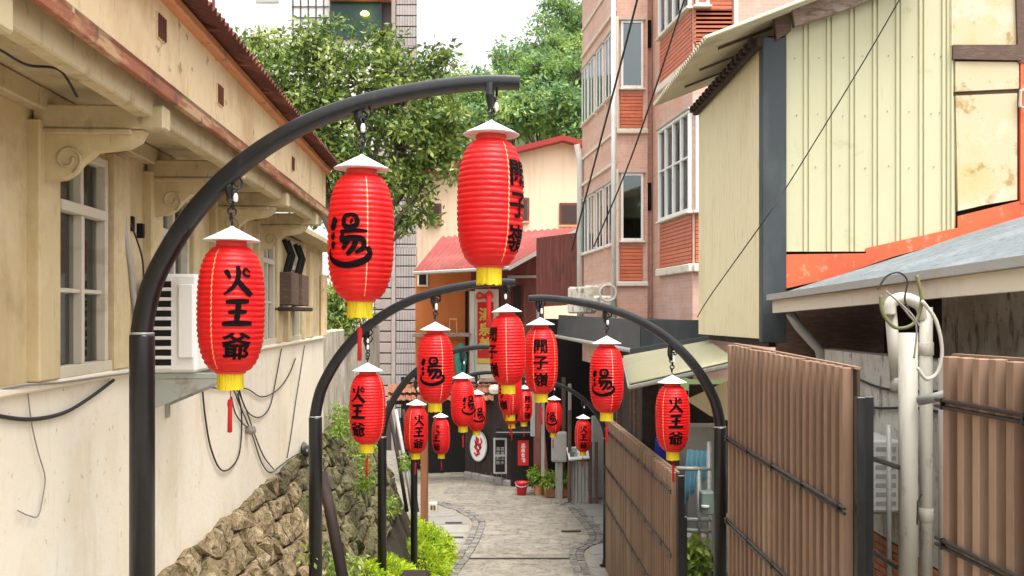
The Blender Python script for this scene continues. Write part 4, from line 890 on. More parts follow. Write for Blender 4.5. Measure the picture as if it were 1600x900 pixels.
for i, (x0, x1, y0, y1, Z) in enumerate(((829, 836, 560, 682, 27.8), (846, 851, 600, 745, 28), (878, 884, 590, 760, 28.5), (888, 893, 600, 700, 27.6))):
    tag(MB().bbox(WORLD, X(x0, Z), X(x1, Z), Z, Z+.12, Hh(y1, Z), Hh(y0, Z), .01).build('timber_post', M['greypost'] if i != 2 else M['darkwood']), ['grey post above the black cabinet', 'thin grey post behind the small lanterns', 'dark timber post beside the grey cabinet', 'pale thin post over the notice board'][i], 'post')
gc = thing('utility_cabinet', 'grey utility cabinet on a post under the dark canopy', 'cabinet', P(874, 765, 28)); gz_ = 27.9
MB().bbox(WORLD, X(862, gz_), X(886, gz_), gz_, gz_+.35, Hh(722, gz_), Hh(676, gz_), .02).build('box', M['greybox'], gc)
MB().box(WORLD, X(864, gz_), X(884, gz_), gz_-.012, gz_-.002, Hh(719, gz_), Hh(680, gz_)).build('door', M['greybox'], gc)
MB().bbox(WORLD, X(868, gz_), X(880, gz_), gz_+.1, gz_+.3, 0, Hh(722, gz_), .02).build('post', M['greypost'], gc)
nb = thing('notice_board', 'slanted notice board with a picture on a grey plank stand', 'notice board', gp(906, 784)); nz_ = 27.3
q0, q1, q2, q3 = P(885, 699, nz_), P(918, 696, nz_), P(921, 715, nz_-.25), P(889, 718, nz_-.25)
MB().prism([q0, q1, q2, q3], (0, .02, -.04)).build('board', M['printwhite'], nb)
nn_ = (q1-q0).cross(q3-q0).normalized(); nn_ = nn_ if nn_.y < 0 else -nn_
def nbp(u, w): return (q0*(1-u)+q1*u)*(1-w)+(q3*(1-u)+q2*u)*w+nn_*.01
MB().add([nbp(.08, .15), nbp(.46, .15), nbp(.46, .82), nbp(.08, .82)], [(0, 1, 2, 3)]).build('picture', mat('faded picture', (.25, .3, .3), [((.06, .09, .07), 4, (1, 1, 1), .48, .55, 1), ((.5, .35, .2), 5, (1, 1, 1), .6, .66, .8)], rough=.5), nb)
MB().add([nbp(.56, .3), nbp(.92, .3), nbp(.92, .42), nbp(.56, .42)], [(0, 1, 2, 3)]).add([nbp(.56, .55), nbp(.8, .55), nbp(.8, .7), nbp(.56, .7)], [(0, 1, 2, 3)]).build('text_block', M['ink'], nb)
for i in range(5): MB().bbox(WORLD, X(892+i*5.6, nz_), X(897+i*5.6, nz_), nz_-.02, nz_+.05, .01, Hh(720, nz_), .008).build('plank', M['greypost'], nb)
for xx in (889, 922, 931): MB().bbox(WORLD, X(xx-2, nz_), X(xx+3, nz_), nz_-.12, nz_-.02, 0, Hh(640 if xx < 900 else 690, nz_), .01).build('leg', M['darkwood'], nb)
tag(MB().bbox(WORLD, X(657, 24.8), X(668, 24.8), 24.8, 25.0, 0, Hh(600, 24.8), .01).build('timber_post', M['wood_post']), 'reddish brown timber post behind the lime grass', 'post')
vb = thing('stone_vent_box', 'little cream vented box on the paving by the grass', 'vent box', gp(677, 800))
p = gp(677, 800); MB().bbox(WORLD, p.x-.11, p.x+.11, p.y-.1, p.y+.1, .02, .26, .01).build('box', M['cream'], vb)
for q in range(2): MB().box(WORLD, p.x-.07+q*.08, p.x-.01+q*.08, p.y-.108, p.y-.098, .07, .2).build('opening', M['darkwood'], vb)

# ------------------------------------------------------------------ pink apartment building
pb = thing('pink_apartment_building', 'pink tiled apartment building with orange tile panels and white windows', 'building', (3.4, 24, 0))
foot_ = [(2.09, 28.55), (2.62, 24.0), (3.39, 24.0), (3.39, 24.25), (3.53, 24.25), (3.53, 23.0), (3.84, 20.4), (7, 20.4), (7, 28.55)]
ZB, ZT = EYE-1.4, EYE+9.5
MB().prism([V((x, y, ZB)) for x, y in foot_], (0, 0, ZT-ZB)).build('wall', M['pink'], pb)
FA = Fr((2.62, 24, EYE), (-.1156, .9933, 0), (-.9933, -.1156, 0)); FB = Fr((2.6, 24, EYE), (1, 0, 0), (0, -1, 0))
FD = Fr((3.84, 20.4, EYE), (-.118, .993, 0), (-.993, -.118, 0)); FE = Fr((3.84, 20.4, EYE), (1, 0, 0), (0, -1, 0))
def pwin(fr, a0, a1, h0, h1, nx, proud=.06, dark=True, sw=.06, bars=(), split=False):
    w = MB().bbox(fr, a0, a1, .0, proud, h0, h0+sw, .008).bbox(fr, a0, a1, 0, proud, h1-sw, h1, .008)
    for i in range(nx+1):
        c = a0+(a1-a0)*i/nx; c = min(max(c, a0+sw/2), a1-sw/2); w.bbox(fr, c-sw/2, c+sw/2, 0, proud-.005, h0+sw, h1-sw, .006)
    for b in bars: w.bbox(fr, a0+sw, a1-sw, 0, proud-.015, b-.02, b+.02, .005)
    wo_ = w.build('window', M['white'], pb)
    for i in range(nx):
        c0 = a0+(a1-a0)*i/nx+sw/2; c1 = a0+(a1-a0)*(i+1)/nx-sw/2
        MB().box(fr, c0, c1, .020, .026, h0+sw, h1-sw).build('pane', M['glass_dark'] if dark else M['glass'], wo_)
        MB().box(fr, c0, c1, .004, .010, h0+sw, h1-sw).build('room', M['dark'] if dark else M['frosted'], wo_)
        if dark and (not split or i % 2 == 0):
            MB().corr(fr.pt(c0+(c1-c0)*.55, .014, h0+sw), fr.pt(c1, .014, h0+sw), fr.pt(c1, .014, h1-sw), fr.pt(c0+(c1-c0)*.6, .014, h1-sw), 3, .004).build('curtain', mat('green curtain', (.10, .17, .14), rough=.9) if 'green curtain' not in bpy.data.materials else bpy.data.materials['green curtain'], wo_)
    MB().bbox(fr, a0-.05, a1+.05, 0, proud+.05, h0-.05, h0-.002, .01).build('sill', M['ledge'], wo_)
    MB().bbox(fr, a0-.05, a1+.05, 0, proud+.03, h1+.002, h1+.05, .01).build('hood', M['greybox'], wo_)
def tpanel(fr, a0, a1, h0, h1):
    b = MB().box(fr, a0, a1, 0, .018, h0, h1).build('tile_panel', M['maroon'], pb); n_ = max(2, int((h1-h0)/.085))
    for i in range(n_):
        z0 = h0+(h1-h0)*i/n_; MB().bbox(fr, a0+.005, a1-.005, .0, .032, z0+.006, z0+(h1-h0)/n_-.006, .006).build('tile_strip', M['redtile'], b)
for off in (0, 3.81, 7.62):
    # frontal face windows
    pwin(FB, .12, .68, 1.82+off, 3.50+off, 1)
    tpanel(FB, .1, .66, .82+off, 1.70+off); MB().bbox(FB, .0, .80, 0, .1, .68+off, .80+off, .02).build('ledge', M['ledge'], pb)
    MB().bbox(FB, -.02, .06, .0, .08, .80+off, 3.6+off, .01).build('pilaster', M['ledge'], pb)
    # receding face
    for a in (.35, 1.5, 2.65, 3.6): pwin(FA, a, a+.85, 1.75+off, 3.35+off, 2, .05, False, .05)
    MB().bbox(FA, 0, 4.5, 0, .05, .72+off, .8+off, .01).build('ledge', M['ledge'], pb)
    MB().bbox(FA, 0, 4.55, 0, .07, 3.75+off, 3.83+off, .01).build('ledge', M['ledge'], pb)
for off in (0, 4.35):
    pwin(FD, .03, 2.45, 2.18+off, 4.34+off, 4, .09, False, .07, bars=(3.35+off,), split=True)
    tpanel(FD, .02, 2.5, 1.08+off, 2.10+off); MB().bbox(FD, -.05, 2.56, 0, .12, .88+off, 1.06+off, .02).build('ledge', M['ledge'], pb)
    pwin(FE, .05, .34, 2.18+off, 4.34+off, 1, .09, False, .06)
    tpanel(FE, .05, .9, 1.08+off, 2.10+off); MB().bbox(FE, .0, 1.2, 0, .12, .88+off, 1.06+off, .02).build('ledge', M['ledge'], pb)
tpanel(FE, .02, .84, 5.75, 7.6); MB().bbox(FE, .86, .95, 0, .08, 5.5, 8.5, .01).build('pilaster', M['ledge'], pb)
MB().tube([FA.pt(-.15, .12, -.5), FA.pt(-.15, .12, 9)], .06, 8).build('down_pipe', M['white'], pb, smooth=True)
MB().tube([FA.pt(4.45, .1, -.5), FA.pt(4.45, .1, 4.6), FA.pt(4.4, .2, 5)], .09, 8).build('down_pipe', M['white'], pb, smooth=True)
for h in (5.5, 1.4): MB().bbox(Fr((3.53, 24.2, EYE), (-1, 0, 0), (0, -1, 0)), .02, .12, .0, .02, h+1.2, h+1.9).build('slit_window', M['dark'], pb)
bal = thing('broken_parapet', 'pale broken concrete parapet pieces at the foot of the pink building', 'parapet', P(915, 490, 25))
for i, (x0, x1, y0, y1, Z) in enumerate(((887, 915, 448, 472, 26), (912, 940, 446, 478, 25), (886, 930, 470, 490, 25.4), (925, 958, 462, 486, 24))):
    MB().bbox(Fr((X(x0, Z), Z, 0), (1, -.2, 0)), 0, X(x1, Z)-X(x0, Z), -.3, 0, Hh(y1, Z), Hh(y0, Z), .05).build('block', M['whitewall'], bal)
MB().torus(P(950, 458, 23.6), (1, 0, 0), (0, 0, 1), .2, .03, 16, 6).build('hose_loop', M['pvc'], bal)

# ------------------------------------------------------------------ dark canopy and stalls below
cn = thing('dark_canopy', 'dark grey flat canopy over shade-black stalls below the pink building', 'canopy', P(940, 545, 22))
A1, A2, A3 = P(873, 492, 28.5), P(1000, 500, 18.5), P(1112, 500, 17.0); B1, B2, B3 = P(870, 524, 28.5), P(1000, 548, 18.5), P(1112, 528, 17.0)
MB().prism([A1, A2, B2, B1], (.06, .05, 0)).build('fascia', M['slate'], cn)
MB().prism([A2+V((.01, 0, 0)), A3, B3, B2+V((.01, 0, 0))], (0, .08, 0)).build('fascia', M['slate'], cn)
MB().prism([A1+V((.05, .05, -.1)), A2+V((.05, .08, -.1)), A3+V((0, .1, -.1)), V((5, 17.4, A3.z-.1)), V((5, 29, A1.z-.1))], (0, 0, .06)).build('roof', M['slate'], cn)
MB().tube([B1+V((-.05, -.05, -.02)), B2+V((-.05, -.05, -.02))], .05, 8).build('gutter', M['gutter'], cn)
st = thing('stall_wall', 'stall back walls under the grey canopy, coloured dark for its shade', 'stall', (2.6, 24, 0))
MB().box(WORLD, X(838, 29.2), X(1010, 29.2), 29.2, 29.4, 0, A1.z-.12).build('back_board', M['dark'], st)  # black sheet painted for the shaded void under the canopy
MB().box(Fr((2.72, 18, 0), (0, 1, 0), (1, 0, 0)), 0, 11, 0, .15, 0, B2.z-.02).build('side_board', M['dark2'], st)
for yy in (19.5, 22, 24.5): MB().bbox(WORLD, 2.4, 2.52, yy, yy+.12, 0, B2.z+.3, .01).build('post', M['darkwood'], st)
MB().bbox(WORLD, X(925, 28), X(948, 28), 28, 28.3, .0, 2.4, .03).build('panel', M['greybox'], st)

aw = thing('yellow_awning', 'pale yellow corrugated awning above the low brown fence', 'awning', P(1060, 600, 13))
a, b, c, d = P(984, 600, 13.4), P(974, 557, 17.5), P(1108, 533, 15), P(1150, 563, 11.6)
MB().corr(a, b, c, d, 26, .014, .004, 6, 2).build('sheet', M['ycream'], aw, smooth=True)
MB().tube([a+V((0, 0, -.05)), d+V((0, 0, -.05))], .03, 6).build('front_rail', M['metal_grey'], aw)
MB().tube([a+V((0, 0, -.05)), b+V((0, 0, -.05))], .03, 6).build('side_rail', M['metal_grey'], aw)
MB().tube([b+V((.1, -1, -.05)), b+V((.1, -1, -4))], .05, 8).build('post', M['darkwood'], aw)
MB().tube([a+V((.7, .6, -.05)), a+V((.7, .6, -4))], .05, 8).build('post', M['maroon'], aw)
MB().prism([P(985, 545, 17.6), P(1108, 525, 15.1), P(1108, 533, 15.1), P(985, 555, 17.6)], (0, .1, 0)).build('flashing', M['slate'], aw)

# ------------------------------------------------------------------ yellow clad building
yb = thing('yellow_metal_building', 'pale yellow sheet metal clad building with corrugated eave on the right', 'building', (4.5, 12.5, 2))
FZ = 11.25; LX = 3.0
def yp(x, y): return P(x, y, FZ)
# left face (along the lane)
LFh0, LFh1 = EYE-.30, EYE+3.22
MB().corr(V((LX, FZ, LFh0)), V((LX-.06, 15.05, LFh0-.02)), V((LX-.06, 15.05, LFh1)), V((LX, FZ, LFh1)), 26, .016, .004, 6, 1, True).build('side_cladding', M['ycream2'], yb)
MB().bbox(WORLD, X(1189, FZ), X(1227, FZ), FZ-.06, FZ+.1, EYE-.34, Hh(60, FZ), .012).build('corner_flashing', M['slate'], yb)
MB().box(WORLD, LX+.05, 8, FZ+.16, 14.9, EYE-.4, EYE+3.3).build('core', M['dark2'], yb)
# front face panels
x = 1228; i = 0
while x < 1494:
    x1 = min(x+36, 1494); ybot = 393 if x < 1350 else 393-(x-1350)*.22
    yt = 72.6-(x-1089)*.385+3; yt1 = yt-(x1-x)*.385
    pn = MB().prism([yp(x, ybot), yp(x1-3.2, ybot), yp(x1-3.2, yt1), yp(x, yt)], (0, .05, 0))
    pn.prism([yp(x1-3.2, ybot)+V((0, .02, 0)), yp(x1, ybot)+V((0, .02, 0)), yp(x1, yt1)+V((0, .02, 0)), yp(x1-3.2, yt1)+V((0, .02, 0))], (0, .03, 0))
    pn.prism([yp(x1-8.5, ybot)+V((0, -.02, 0)), yp(x1-5.8, ybot)+V((0, -.02, 0)), yp(x1-5.8, yt1)+V((0, -.02, 0)), yp(x1-8.5, yt1)+V((0, -.02, 0))], (0, .021, 0))
    cp = pn.build('cladding_panel', M['ycream'], yb); x = x1; i += 1
    for yy in (88, 178, 262): MB().lathe([(.007, 0), (.007, .008)], yp(x-22+random.uniform(-4, 4), yy+random.uniform(-4, 4))+V((0, -.008, 0)), 6).build('screw', M['oldwood'], cp)
MB().prism([yp(x_, y_)+V((0, -.03, 0)) for x_, y_ in ((1203, 398), (1352, 396), (1352, 388), (1495, 356), (1495, 338), (1600, 312), (1640, 300), (1640, 332), (1500, 372), (1392, 402), (1300, 434), (1209, 455))], (0, .02, 0)).build('base_flashing', M['orange'], yb)
MB().prism([yp(x_, y_)+V((0, -.01, 0)) for x_, y_ in ((1484, -40), (1588, -40), (1588, 72), (1484, 72))], (0, .04, 0)).build('stained_panel', M['panel'], yb)
MB().prism([yp(x_, y_)+V((0, -.06, 0)) for x_, y_ in ((1486, 72), (1592, 72), (1592, 96), (1486, 94))], (0, .1, 0)).build('timber_rail', M['darkwood'], yb)
MB().prism([yp(x_, y_)+V((0, -.03, 0)) for x_, y_ in ((1491, 97), (1590, 98), (1590, 139), (1491, 144))], (0, .04, 0)).build('small_panel', M['panel'], yb)
MB().prism([yp(x_, y_)+V((0, -.0, 0)) for x_, y_ in ((1488, 144), (1592, 139), (1592, 150), (1488, 150))], (0, .04, 0)).build('recess', M['darkwood'], yb)
MB().prism([yp(x_, y_)+V((0, -.02, 0)) for x_, y_ in ((1492, 150), (1588, 146), (1588, 312), (1540, 320), (1496, 330))], (0, .04, 0)).build('door_panel', M['panel'], yb)
MB().prism([yp(x_, y_)+V((0, -.05, 0)) for x_, y_ in ((1584, -40), (1603, -40), (1603, 100), (1588, 100))], (0, .12, 0)).build('timber_post', M['darkwood'], yb)
MB().prism([yp(x_, y_)+V((0, -.04, 0)) for x_, y_ in ((1592, 100), (1660, 100), (1660, 320), (1592, 318))], (0, .05, 0)).build('red_sheet', M['orange'], yb)
MB().tube([yp(1600, 140)+V((0, -.08, 0)), yp(1589, 145)+V((0, -.08, 0)), yp(1588, 168)+V((0, -.08, 0)), yp(1600, 174)+V((0, -.08, 0))], .02, 6).build('handle', M['pvc'], yb)
# eave: corrugated sheet overhanging the lane side
EH = EYE+3.12
e0 = V((X(1102, 10.8), 10.8, Hh(59, 10.8))); e1 = V((X(1021, 16.2), 16.2, 0)); e1.z = Hh(165, 16.2)
rise = .385
u0 = e0+V((2.6, 0, 2.6*rise)); u1 = e1+V((2.6, 0, 2.6*rise))
MB().corr(e0, e1, u1, u0, 34, .034, .005, 6, 2).build('roof_sheet', M['awning'], yb, smooth=True)
MB().tube([e0+V((0, -.01, 0)), u0+V((0, -.01, 0))], .02, 6).build('verge', M['ycream2'], yb)
for q in (.18, .45, .72): 
    s0 = e0.lerp(e1, q); MB().bbox(Fr(s0+V((.5, 0, .5*rise-.075)), (1, 0, rise), (0, 1, 0)), -.2, 1.4, -.014, .014, .01, .04).build('rafter', M['darkwood'], yb)
MB().bbox(Fr(yp(1190, 68)+V((-.03, -.1, -.0)), (0, 1, -.0), (1, 0, 0)), 0, 3.95, -.05, .03, -.05, .05).build('wall_plate', M['dark2'], yb)
for q in range(17): MB().bbox(Fr(yp(1190, 68)+V((-.03, 0, 0)), (0, 1, 0), (1, 0, 0)), q*.23, q*.23+.11, -.11, -.04, -.02, .07).build('rafter_end', M['dark2'], yb)  # dark blocks drawn as the scalloped shadow gap at the wall top
MB().prism([yp(x_, y_)+V((0, -.16, 0)) for x_, y_ in ((1231, 12), (1345, -34), (1400, -30), (1372, -2), (1300, 26), (1236, 47))], (0, .1, 0)).build('barge_timber', M['oldwood'], yb)
MB().prism([yp(x_, y_)+V((0, -.10, 0)) for x_, y_ in ((1207, 30), (1232, 20), (1232, 52), (1210, 66))], (0, .1, 0)).build('beam_end', M['darkwood'], yb)

# ------------------------------------------------------------------ low shed roof, wall and yard on the right
shed = thing('shed_roof', 'blue grey felt lean-to roof with pale gutter on the right', 'roof', (3.4, 8.5, EYE-.2))
G0, G1 = P(1211, 462, 11.1), P(1640, 399, 5.85)
R0, R1 = P(1640, 324, 11.2), None
slope = (R0.z-G0.z)/(R0.x-G0.x)
def rf(p, dx): return p+V((dx, 0, dx*slope))
mb = MB(); vs = []; NX_, NY_ = 8, 10
for j in range(NY_+1):
    b0 = G0.lerp(G1, j/NY_)
    for i in range(NX_+1): vs.append(rf(b0, 3.4*i/NX_)+V((0, 0, random.uniform(-.008, .008))))
mb.add(vs, [(j*(NX_+1)+i, j*(NX_+1)+i+1, (j+1)*(NX_+1)+i+1, (j+1)*(NX_+1)+i) for j in range(NY_) for i in range(NX_)])
mb.add([v-V((0, 0, .05)) for v in vs], [(j*(NX_+1)+i, j*(NX_+1)+i+1, (j+1)*(NX_+1)+i+1, (j+1)*(NX_+1)+i) for j in range(NY_) for i in range(NX_)])
mb.build('felt', M['shingle'], shed)
gd = G1-G0
def strip(dz0, dz1, dx0, dx1, name, m):
    MB().prism([G0+V((dx0, 0, dz0)), G1+V((dx0, 0, dz0)), G1+V((dx0, 0, dz1)), G0+V((dx0, 0, dz1))], (dx1-dx0, 0, 0)).build(name, m, shed)
strip(-.055, .012, -.10, .005, 'gutter', M['gutter']); strip(-.20, -.058, -.03, .03, 'fascia', M['cream'])
MB().tube([G0+V((.1, -.25, -.2)), G0+V((.18, -.3, -.35)), G0+V((.42, -.3, -.62)), G0+V((.5, -.3, -1.1))], .055, 10).build('down_pipe', M['gutter'], shed, smooth=True)
yw = thing('yard_wall', 'stained white yard wall with orange brick base behind the fence', 'wall', (3.6, 8, 2))
MB().box(WORLD, 3.5, 3.7, 3.5, 11.0, EYE-2.1, EYE-.40).build('plaster', M['whitewall'], yw)
MB().box(WORLD, 4.3, 4.5, 3.5, 7.3, EYE-.5, EYE+.5).build('upper_plaster', M['cream'], yw)
MB().box(WORLD, 4.3, 4.5, 7.3, 9.6, EYE-.5, EYE+.5).build('upper_plaster', M['whitewall'], yw)
MB().box(WORLD, 4.3, 4.5, 9.6, 11.1, EYE-.5, EYE+.5).build('shade_boarding', M['dark2'], yw)  # back wall coloured dark brown for the shade deep under the roof
MB().box(WORLD, 3.7, 4.6, 3.5, 11.0, EYE-.6, EYE-.45).build('shelf', M['whitewall'], yw)
MB().box(WORLD, 3.52, 3.7, 3.5, 11.0, EYE-3.2, EYE-2.11).build('brick_core', M['gap'], yw)
zz = EYE-2.12; r_ = 0
while zz > EYE-2.7:
    yy = 7.6+(.11 if r_ % 2 else 0)
    while yy < 10.2: MB().bbox(WORLD, 3.485, 3.54, yy, yy+.205, zz-.062, zz-.004, .006).build('brick', M['brick_o'], yw); yy += .215
    zz -= .066; r_ += 1
MB().box(WORLD, 3.2, 8, 10.95, 11.15, EYE-3.4, EYE-.8).build('end_wall', M['whitewall'], yw)
MB().box(WORLD, 3.1, 6, 11.2, 11.3, EYE-1.2, EYE+.2).build('void_shade', M['darkwood'], yw)  # dark sheet put in as the shade of the open end below the roof
tag(MB().box(WORLD, 2.75, 9, 2.5, 17.5, 0, EYE-3.3).build('yard', M['ground']), kind='structure')
for i, p in enumerate(([(3.47, 9.9, -.85), (3.47, 9.2, -.9), (3.47, 8.0, -.8), (3.47, 6.5, -.85)], [(3.47, 10.4, -.55), (3.47, 9, -.7), (3.47, 7.4, -.6)])):
    cable(['dark cable sagging along the stained white yard wall', 'upper dark cable along the stained white yard wall'][i], [V((x, y, EYE+h)) for x, y, h in p], .012, M['wire'])
ac2 = thing('air_conditioner', 'dusty white air conditioner on the yard wall seen between the brown fences', 'air conditioner', (3.35, 8.9, EYE-1.85))
YF = Fr((3.48, 8.5, EYE), (0, 1, 0), (-1, 0, 0))
MB().bbox(YF, 0, .78, .04, .30, -1.76, -1.12, .02).build('casing', M['white'], ac2)
MB().torus(YF.pt(.32, .305, -1.44), (0, 1, 0), (0, 0, 1), .23, .012, 24, 5).build('fan_ring', M['white_frame'], ac2)
for q in range(5): MB().torus(YF.pt(.32, .307, -1.44), (0, 1, 0), (0, 0, 1), .04+.04*q, .005, 20, 4).build('fan_guard', M['metal_grey'], ac2)
for q in range(7): MB().bbox(YF, -.006, .01, .08, .26, -1.7+q*.08, -1.66+q*.08, .003).build('grille_bar', M['greybox'], ac2)
for q in (.1, .65): MB().bbox(YF, q, q+.04, -.02, .34, -1.80, -1.765, .003).build('bracket', M['metal_grey'], ac2)

PZ = 6.9
def vp(label, x, w, y0, y1, m=M['pvc'], Z=PZ, dx=0, cuff=None):
    r = w/2*Z/FPX; rt = thing('plastic_pipe', label, 'pipe', P(x, y1, Z))
    MB().tube([P(x, y1, Z), P(x+dx*.5, (y0+y1)/2, Z), P(x+dx, y0, Z)], r, 14).build('tube', m, rt, smooth=True)
    for c in (cuff or []): MB().lathe([(r, -.05), (r*1.14, -.045), (r*1.14, .045), (r, .05)], P(x, c, Z), 14).build('coupling', m, rt, smooth=True)
    return rt
vp('widest white pipe standing in the gap between the brown fences', 1419, 29, 520, 960, cuff=[])
vp('second white pipe right of the widest one, with a coupling', 1447, 20, 480, 960, Z=7.05, cuff=[804, 545])
vp('short white pipe leaning left of the widest pipe', 1402, 18, 478, 612, Z=7.1, dx=-11, cuff=[600])
vp('thin grey pole in front of the yard wall', 1389, 8, 664, 960, M['gutter'], Z=7.4)
vp('pale narrow pipe at the right of the pipe group', 1473, 13, 560, 960, M['pvc'], Z=7.3)
pipe('white pipe bend joining the tops of the pipe group', catmull([P(1390, 492, 7.05), P(1392, 474, 7.05), P(1408, 466, 7.05), P(1426, 470, 7.05), P(1440, 480, 7.05), P(1445, 500, 7.05)], 5), .045, M['pvc'], 'pipe_bend')
pipe('short horizontal grey pipe tying the pipes to the near fence', [P(1436, 626, 6.8), P(1462, 621, 6.7), P(1492, 614, 6.4)], .035, M['gutter'])
for i, p in enumerate(([(1372, 452), (1385, 432), (1405, 426), (1418, 440), (1414, 470), (1430, 500)], [(1376, 462), (1380, 490), (1400, 512), (1428, 505), (1440, 470), (1432, 430)], [(1440, 470), (1462, 500), (1472, 545), (1466, 580), (1448, 592), (1434, 575)], [(1400, 468), (1418, 490), (1432, 512), (1428, 560)], [(1384, 455), (1402, 470), (1425, 492), (1437, 510)])):
    cable(['dark cable arching over the white pipes', 'greenish cable coil wrapped round the pipe tops', 'thick pale hose looping down beside the pipes', 'short cable tucked between the pipe tops', 'straight cable crossing the pipe tops'][i], [P(x, y, 6.75-.03*i) for x, y in p], [.007, .013, .014, .007, .007][i], [M['wire'], mat('olive cable', (.16, .17, .07), rough=.6), M['pvc'], M['wire_grey'], M['wire_grey']][i], n=8)
for i, (p, q) in enumerate(((P(1346, 711, 6.4), P(1404, 730, 6.9)), (P(1346, 851, 6.4), P(1400, 886, 6.9)))):
    tag(MB().tube([p, q], .018, 8).build('tie_rod', M['black']), ['upper', 'lower'][i]+' black rod tying the fence post to the pipes', 'rod')
tag(MB().tube([P(1433, 820, 6.7), P(1434, 785, 6.7), P(1440, 772, 6.7)], .006, 6).build('rebar', M['wire']), 'thin dark hooked rod in front of the widest white pipe', 'rod')
tag(MB().bbox(WORLD, 2.62, 2.85, 5.15, 5.6, EYE-3.3, EYE-1.0, .02).build('white_pier', M['whitewall']), 'low white pier beside the near fence panel', 'pier')

# ------------------------------------------------------------------ brown slat fences
def fence(label, xa, ya, xb, yb_, top_a, top_b, bot_a, bot_b, pitch, rails, post_at=(), rail_w=.02):
    A, B = V((xa, ya, 0)), V((xb, yb_, 0)); L = (B-A).length; u = (B-A)/L; n = V((-u.y, u.x, 0)); n = n if n.x < 0 else -n
    rt = thing('slat_fence', label, 'fence', A.lerp(B, .5)+V((0, 0, min(bot_a, bot_b))))
    k = max(2, round(L/pitch)); pt = L/k
    F0 = Fr(A, u, n)
    mb = MB(); mb.prism([F0.pt(0, -.03, bot_a), F0.pt(L, -.03, bot_b), F0.pt(L, -.03, top_b-.01), F0.pt(0, -.03, top_a-.01)], n*.02); mb.build('backing', M['slat_back'], rt)
    for i in range(k):
        s0 = i*pt+pt*.22; s1 = i*pt+pt*.64; f = (i+.5)/k; tz = top_a+(top_b-top_a)*f+random.uniform(-.004, .004); bz_ = bot_a+(bot_b-bot_a)*f
        MB().bbox(F0, s0, s1, -.008, .068, bz_, tz, .004).build('slat', M['slat'], rt)
        if i: MB().bbox(F0, i*pt-.016, i*pt+.004, -.009, .018, bz_, tz-.004, .002).build('filler_strip', M['slat'], rt)
    MB().prism([F0.pt(0, -.035, top_a-.004), F0.pt(L, -.035, top_b-.004), F0.pt(L, -.035, top_b+.012), F0.pt(0, -.035, top_a+.012)], n*.04).build('cap_strip', M['slat'], rt)
    for d in rails:
        for e in (-.022, .012):
            MB().tube([F0.pt(-.02, .081, top_a-d+e), F0.pt(L+.02, .081, top_b-d+e)], .011, 6).build('rail', M['black'], rt)
        for i in range(0, k, 5):
            tz = top_a+(top_b-top_a)*(i+.35)/k-d; MB().bbox(F0, i*pt+.05, i*pt+.066, .069, .095, tz-.036, tz+.026, .003).build('clip', M['black'], rt)
    for s in post_at: MB().bbox(F0, s-.03, s+.03, -.1, -.035, bot_a-.1, top_a-.24, .005).build('post', M['black'], rt)
    return rt
XF = lambda x, Z: (x-800)*Z/FPX
fence('tall brown slat fence panel on the right, behind the nearest right arch post', XF(1146, 9.75), 9.75, XF(1337, 6.45), 6.45, Hh(538, 9.75), Hh(576, 6.45), EYE-3.6, EYE-2.9, .155, (.95, 1.78), (3.33,))
fence('near brown slat fence panel cut off by the right edge of the photo', XF(1488, 5.2), 5.2, XF(1760, 3.75), 3.75, Hh(556, 5.2), Hh(575, 3.75), EYE-2.6, EYE-2.4, .155, (.25, 1.0))
fence('low brown slat fence panel descending along the lane to the square', XF(951, 20.2), 20.2, XF(1058, 11.7), 11.7, Hh(654, 20.2), Hh(739, 11.7), EYE-5.4, EYE-3.9, .155, (.22, 1.0, 1.75), (8.6,))
tag(MB().bbox(WORLD, XF(1337.5, 6.35), XF(1351, 6.35), 6.33, 6.39, EYE-3, Hh(620, 6.35), .006).build('fence_post', M['black']), 'square black post at the near end of the tall fence panel', 'post')
tag(MB().bbox(WORLD, XF(1058.5, 11.6), XF(1069, 11.6), 11.55, 11.63, EYE-4.2, Hh(742, 11.6), .006).build('fence_post', M['black']), 'square black post at the near end of the low fence panel', 'post')

# ------------------------------------------------------------------ clutter seen between the right fences
CZ_ = 13.0
tag(MB().bbox(WORLD, X(1072, 14), X(1135, 14), 14, 14.6, EYE-3.6, Hh(668, 14), .03).build('cabinet', M['greybox']), 'pale grey cabinet standing behind the nearest right arch', 'cabinet')
def cloth(label, pts, m, name, th=.02, folds=5):
    A, B, C, D = pts; tag(MB().corr(A, B, C, D, folds, .03, .006, 8, 3).build(name, m, smooth=True), label, 'cloth')
cloth('pale blue cloth hanging over a rail between the right fences', [P(1066, 792, CZ_), P(1110, 740, CZ_-.2), P(1112, 706, CZ_-.2), P(1074, 702, CZ_)], M['lblue'], 'hanging_cloth')
cloth('deep blue tarp bunched behind the low fence', [P(1020, 728, 15), P(1048, 730, 14.6), P(1046, 690, 14.6), P(1026, 682, 15)], M['blue'], 'tarp', folds=4)
rk = thing('pipe_rack', 'grey pipe rail frame between the low and tall brown fences', 'rack', P(1085, 900, 12.4))
for (p, q) in (((1056, 732), (1112, 733)), ((1064, 812), (1112, 812)), ((1064, 828), (1112, 830)), ((1108, 690), (1108, 960)), ((1092, 733), (1092, 870))):
    MB().tube([P(*p, 12.4), P(*q, 12.4)], .03, 8).build('rail', M['metal_grey'], rk, smooth=True)
mt = thing('meter_box', 'small grey green meter box on the pipe frame', 'meter box', P(1101, 802, 12.2))
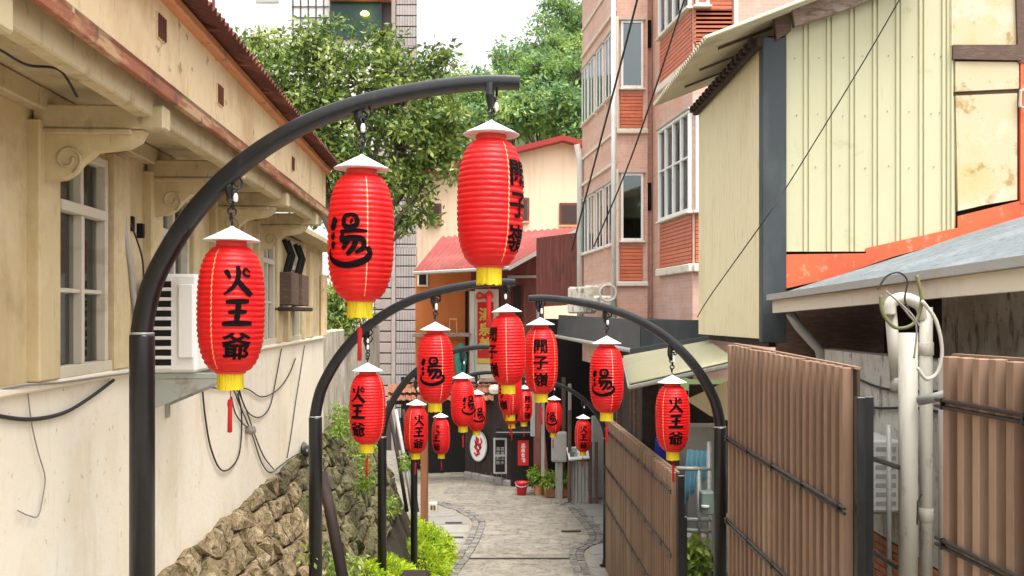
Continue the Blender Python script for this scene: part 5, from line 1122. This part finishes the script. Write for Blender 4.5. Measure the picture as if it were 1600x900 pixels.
MB().bbox(WORLD, X(1092, 12.2), X(1112, 12.2), 12.0, 12.2, Hh(800, 12.2), Hh(765, 12.2), .015).build('case', M['meter'], mt)
MB().lathe([(0, 0), (.05, 0), (.05, .02), (0, .02)], P(1102, 792, 11.99), 12).build('dial', M['printwhite'], mt)
tag(MB().bbox(WORLD, X(1068, 12.9), X(1106, 12.9), 12.9, 13.3, Hh(862, 12.9), Hh(836, 12.9), .03).build('planter', M['whitewall']), 'rough pale concrete trough behind the low fence post', 'trough')
cs = [tuple(P(random.uniform(1072, 1100), random.uniform(850, 905), 12.3)) for _ in range(30)]
v, f, mi = leaf_cloud(cs, 18, .12, .12, np.random.default_rng(77), droop=.6); tag(np_mesh('fern_plant', v, f, [M['leaf2'], M['grass3'], M['leaf1']], mi, org=cs[0]), 'small green fern below the concrete trough', 'plant')
yl = thing('yard_clutter_rack', 'dark timber rack with pale boards under the yellow awning', 'rack', P(1040, 720, 15.8))
for i, (x0, x1, y0, y1, m) in enumerate(((1003, 1030, 600, 760, 'dark2'), (1032, 1075, 610, 800, 'darkwood'), (1076, 1140, 600, 800, 'dark2')  )):
    MB().bbox(WORLD, X(x0, 16), X(x1, 16), 16-.05*i, 16.1-.05*i, Hh(y1, 16), Hh(y0, 16), .01).build('board', M[m], yl)
MB().prism([P(1072, 625, 14.5), P(1150, 590, 12.5), P(1150, 660, 12.5), P(1110, 650, 13.5)], (0, .05, 0)).build('yellow_sheet', M['ycream2'], yl)

# ------------------------------------------------------------------ overhead wires
def owire(label, pts, r=.012):
    cable(label, pts, r, M['wire'], 'overhead_wire', 5)
owire('overhead wire crossing the pink building, left of two', [P(1006, -40, 14), P(962, 130, 16.2), P(925, 270, 18.5), P(893, 392, 21)], .018)
owire('overhead wire crossing the pink building, right of two', [P(1082, -40, 13), P(1020, 150, 15), P(975, 275, 17), P(928, 385, 19.5)], .014)
owire('thin wire slanting across the yellow metal wall', [P(1428, -40, 9.5), P(1350, 95, 10), P(1240, 275, 10.9), P(1190, 350, 10.9), P(1110, 462, 12.5), P(1090, 495, 13.5)], .007)
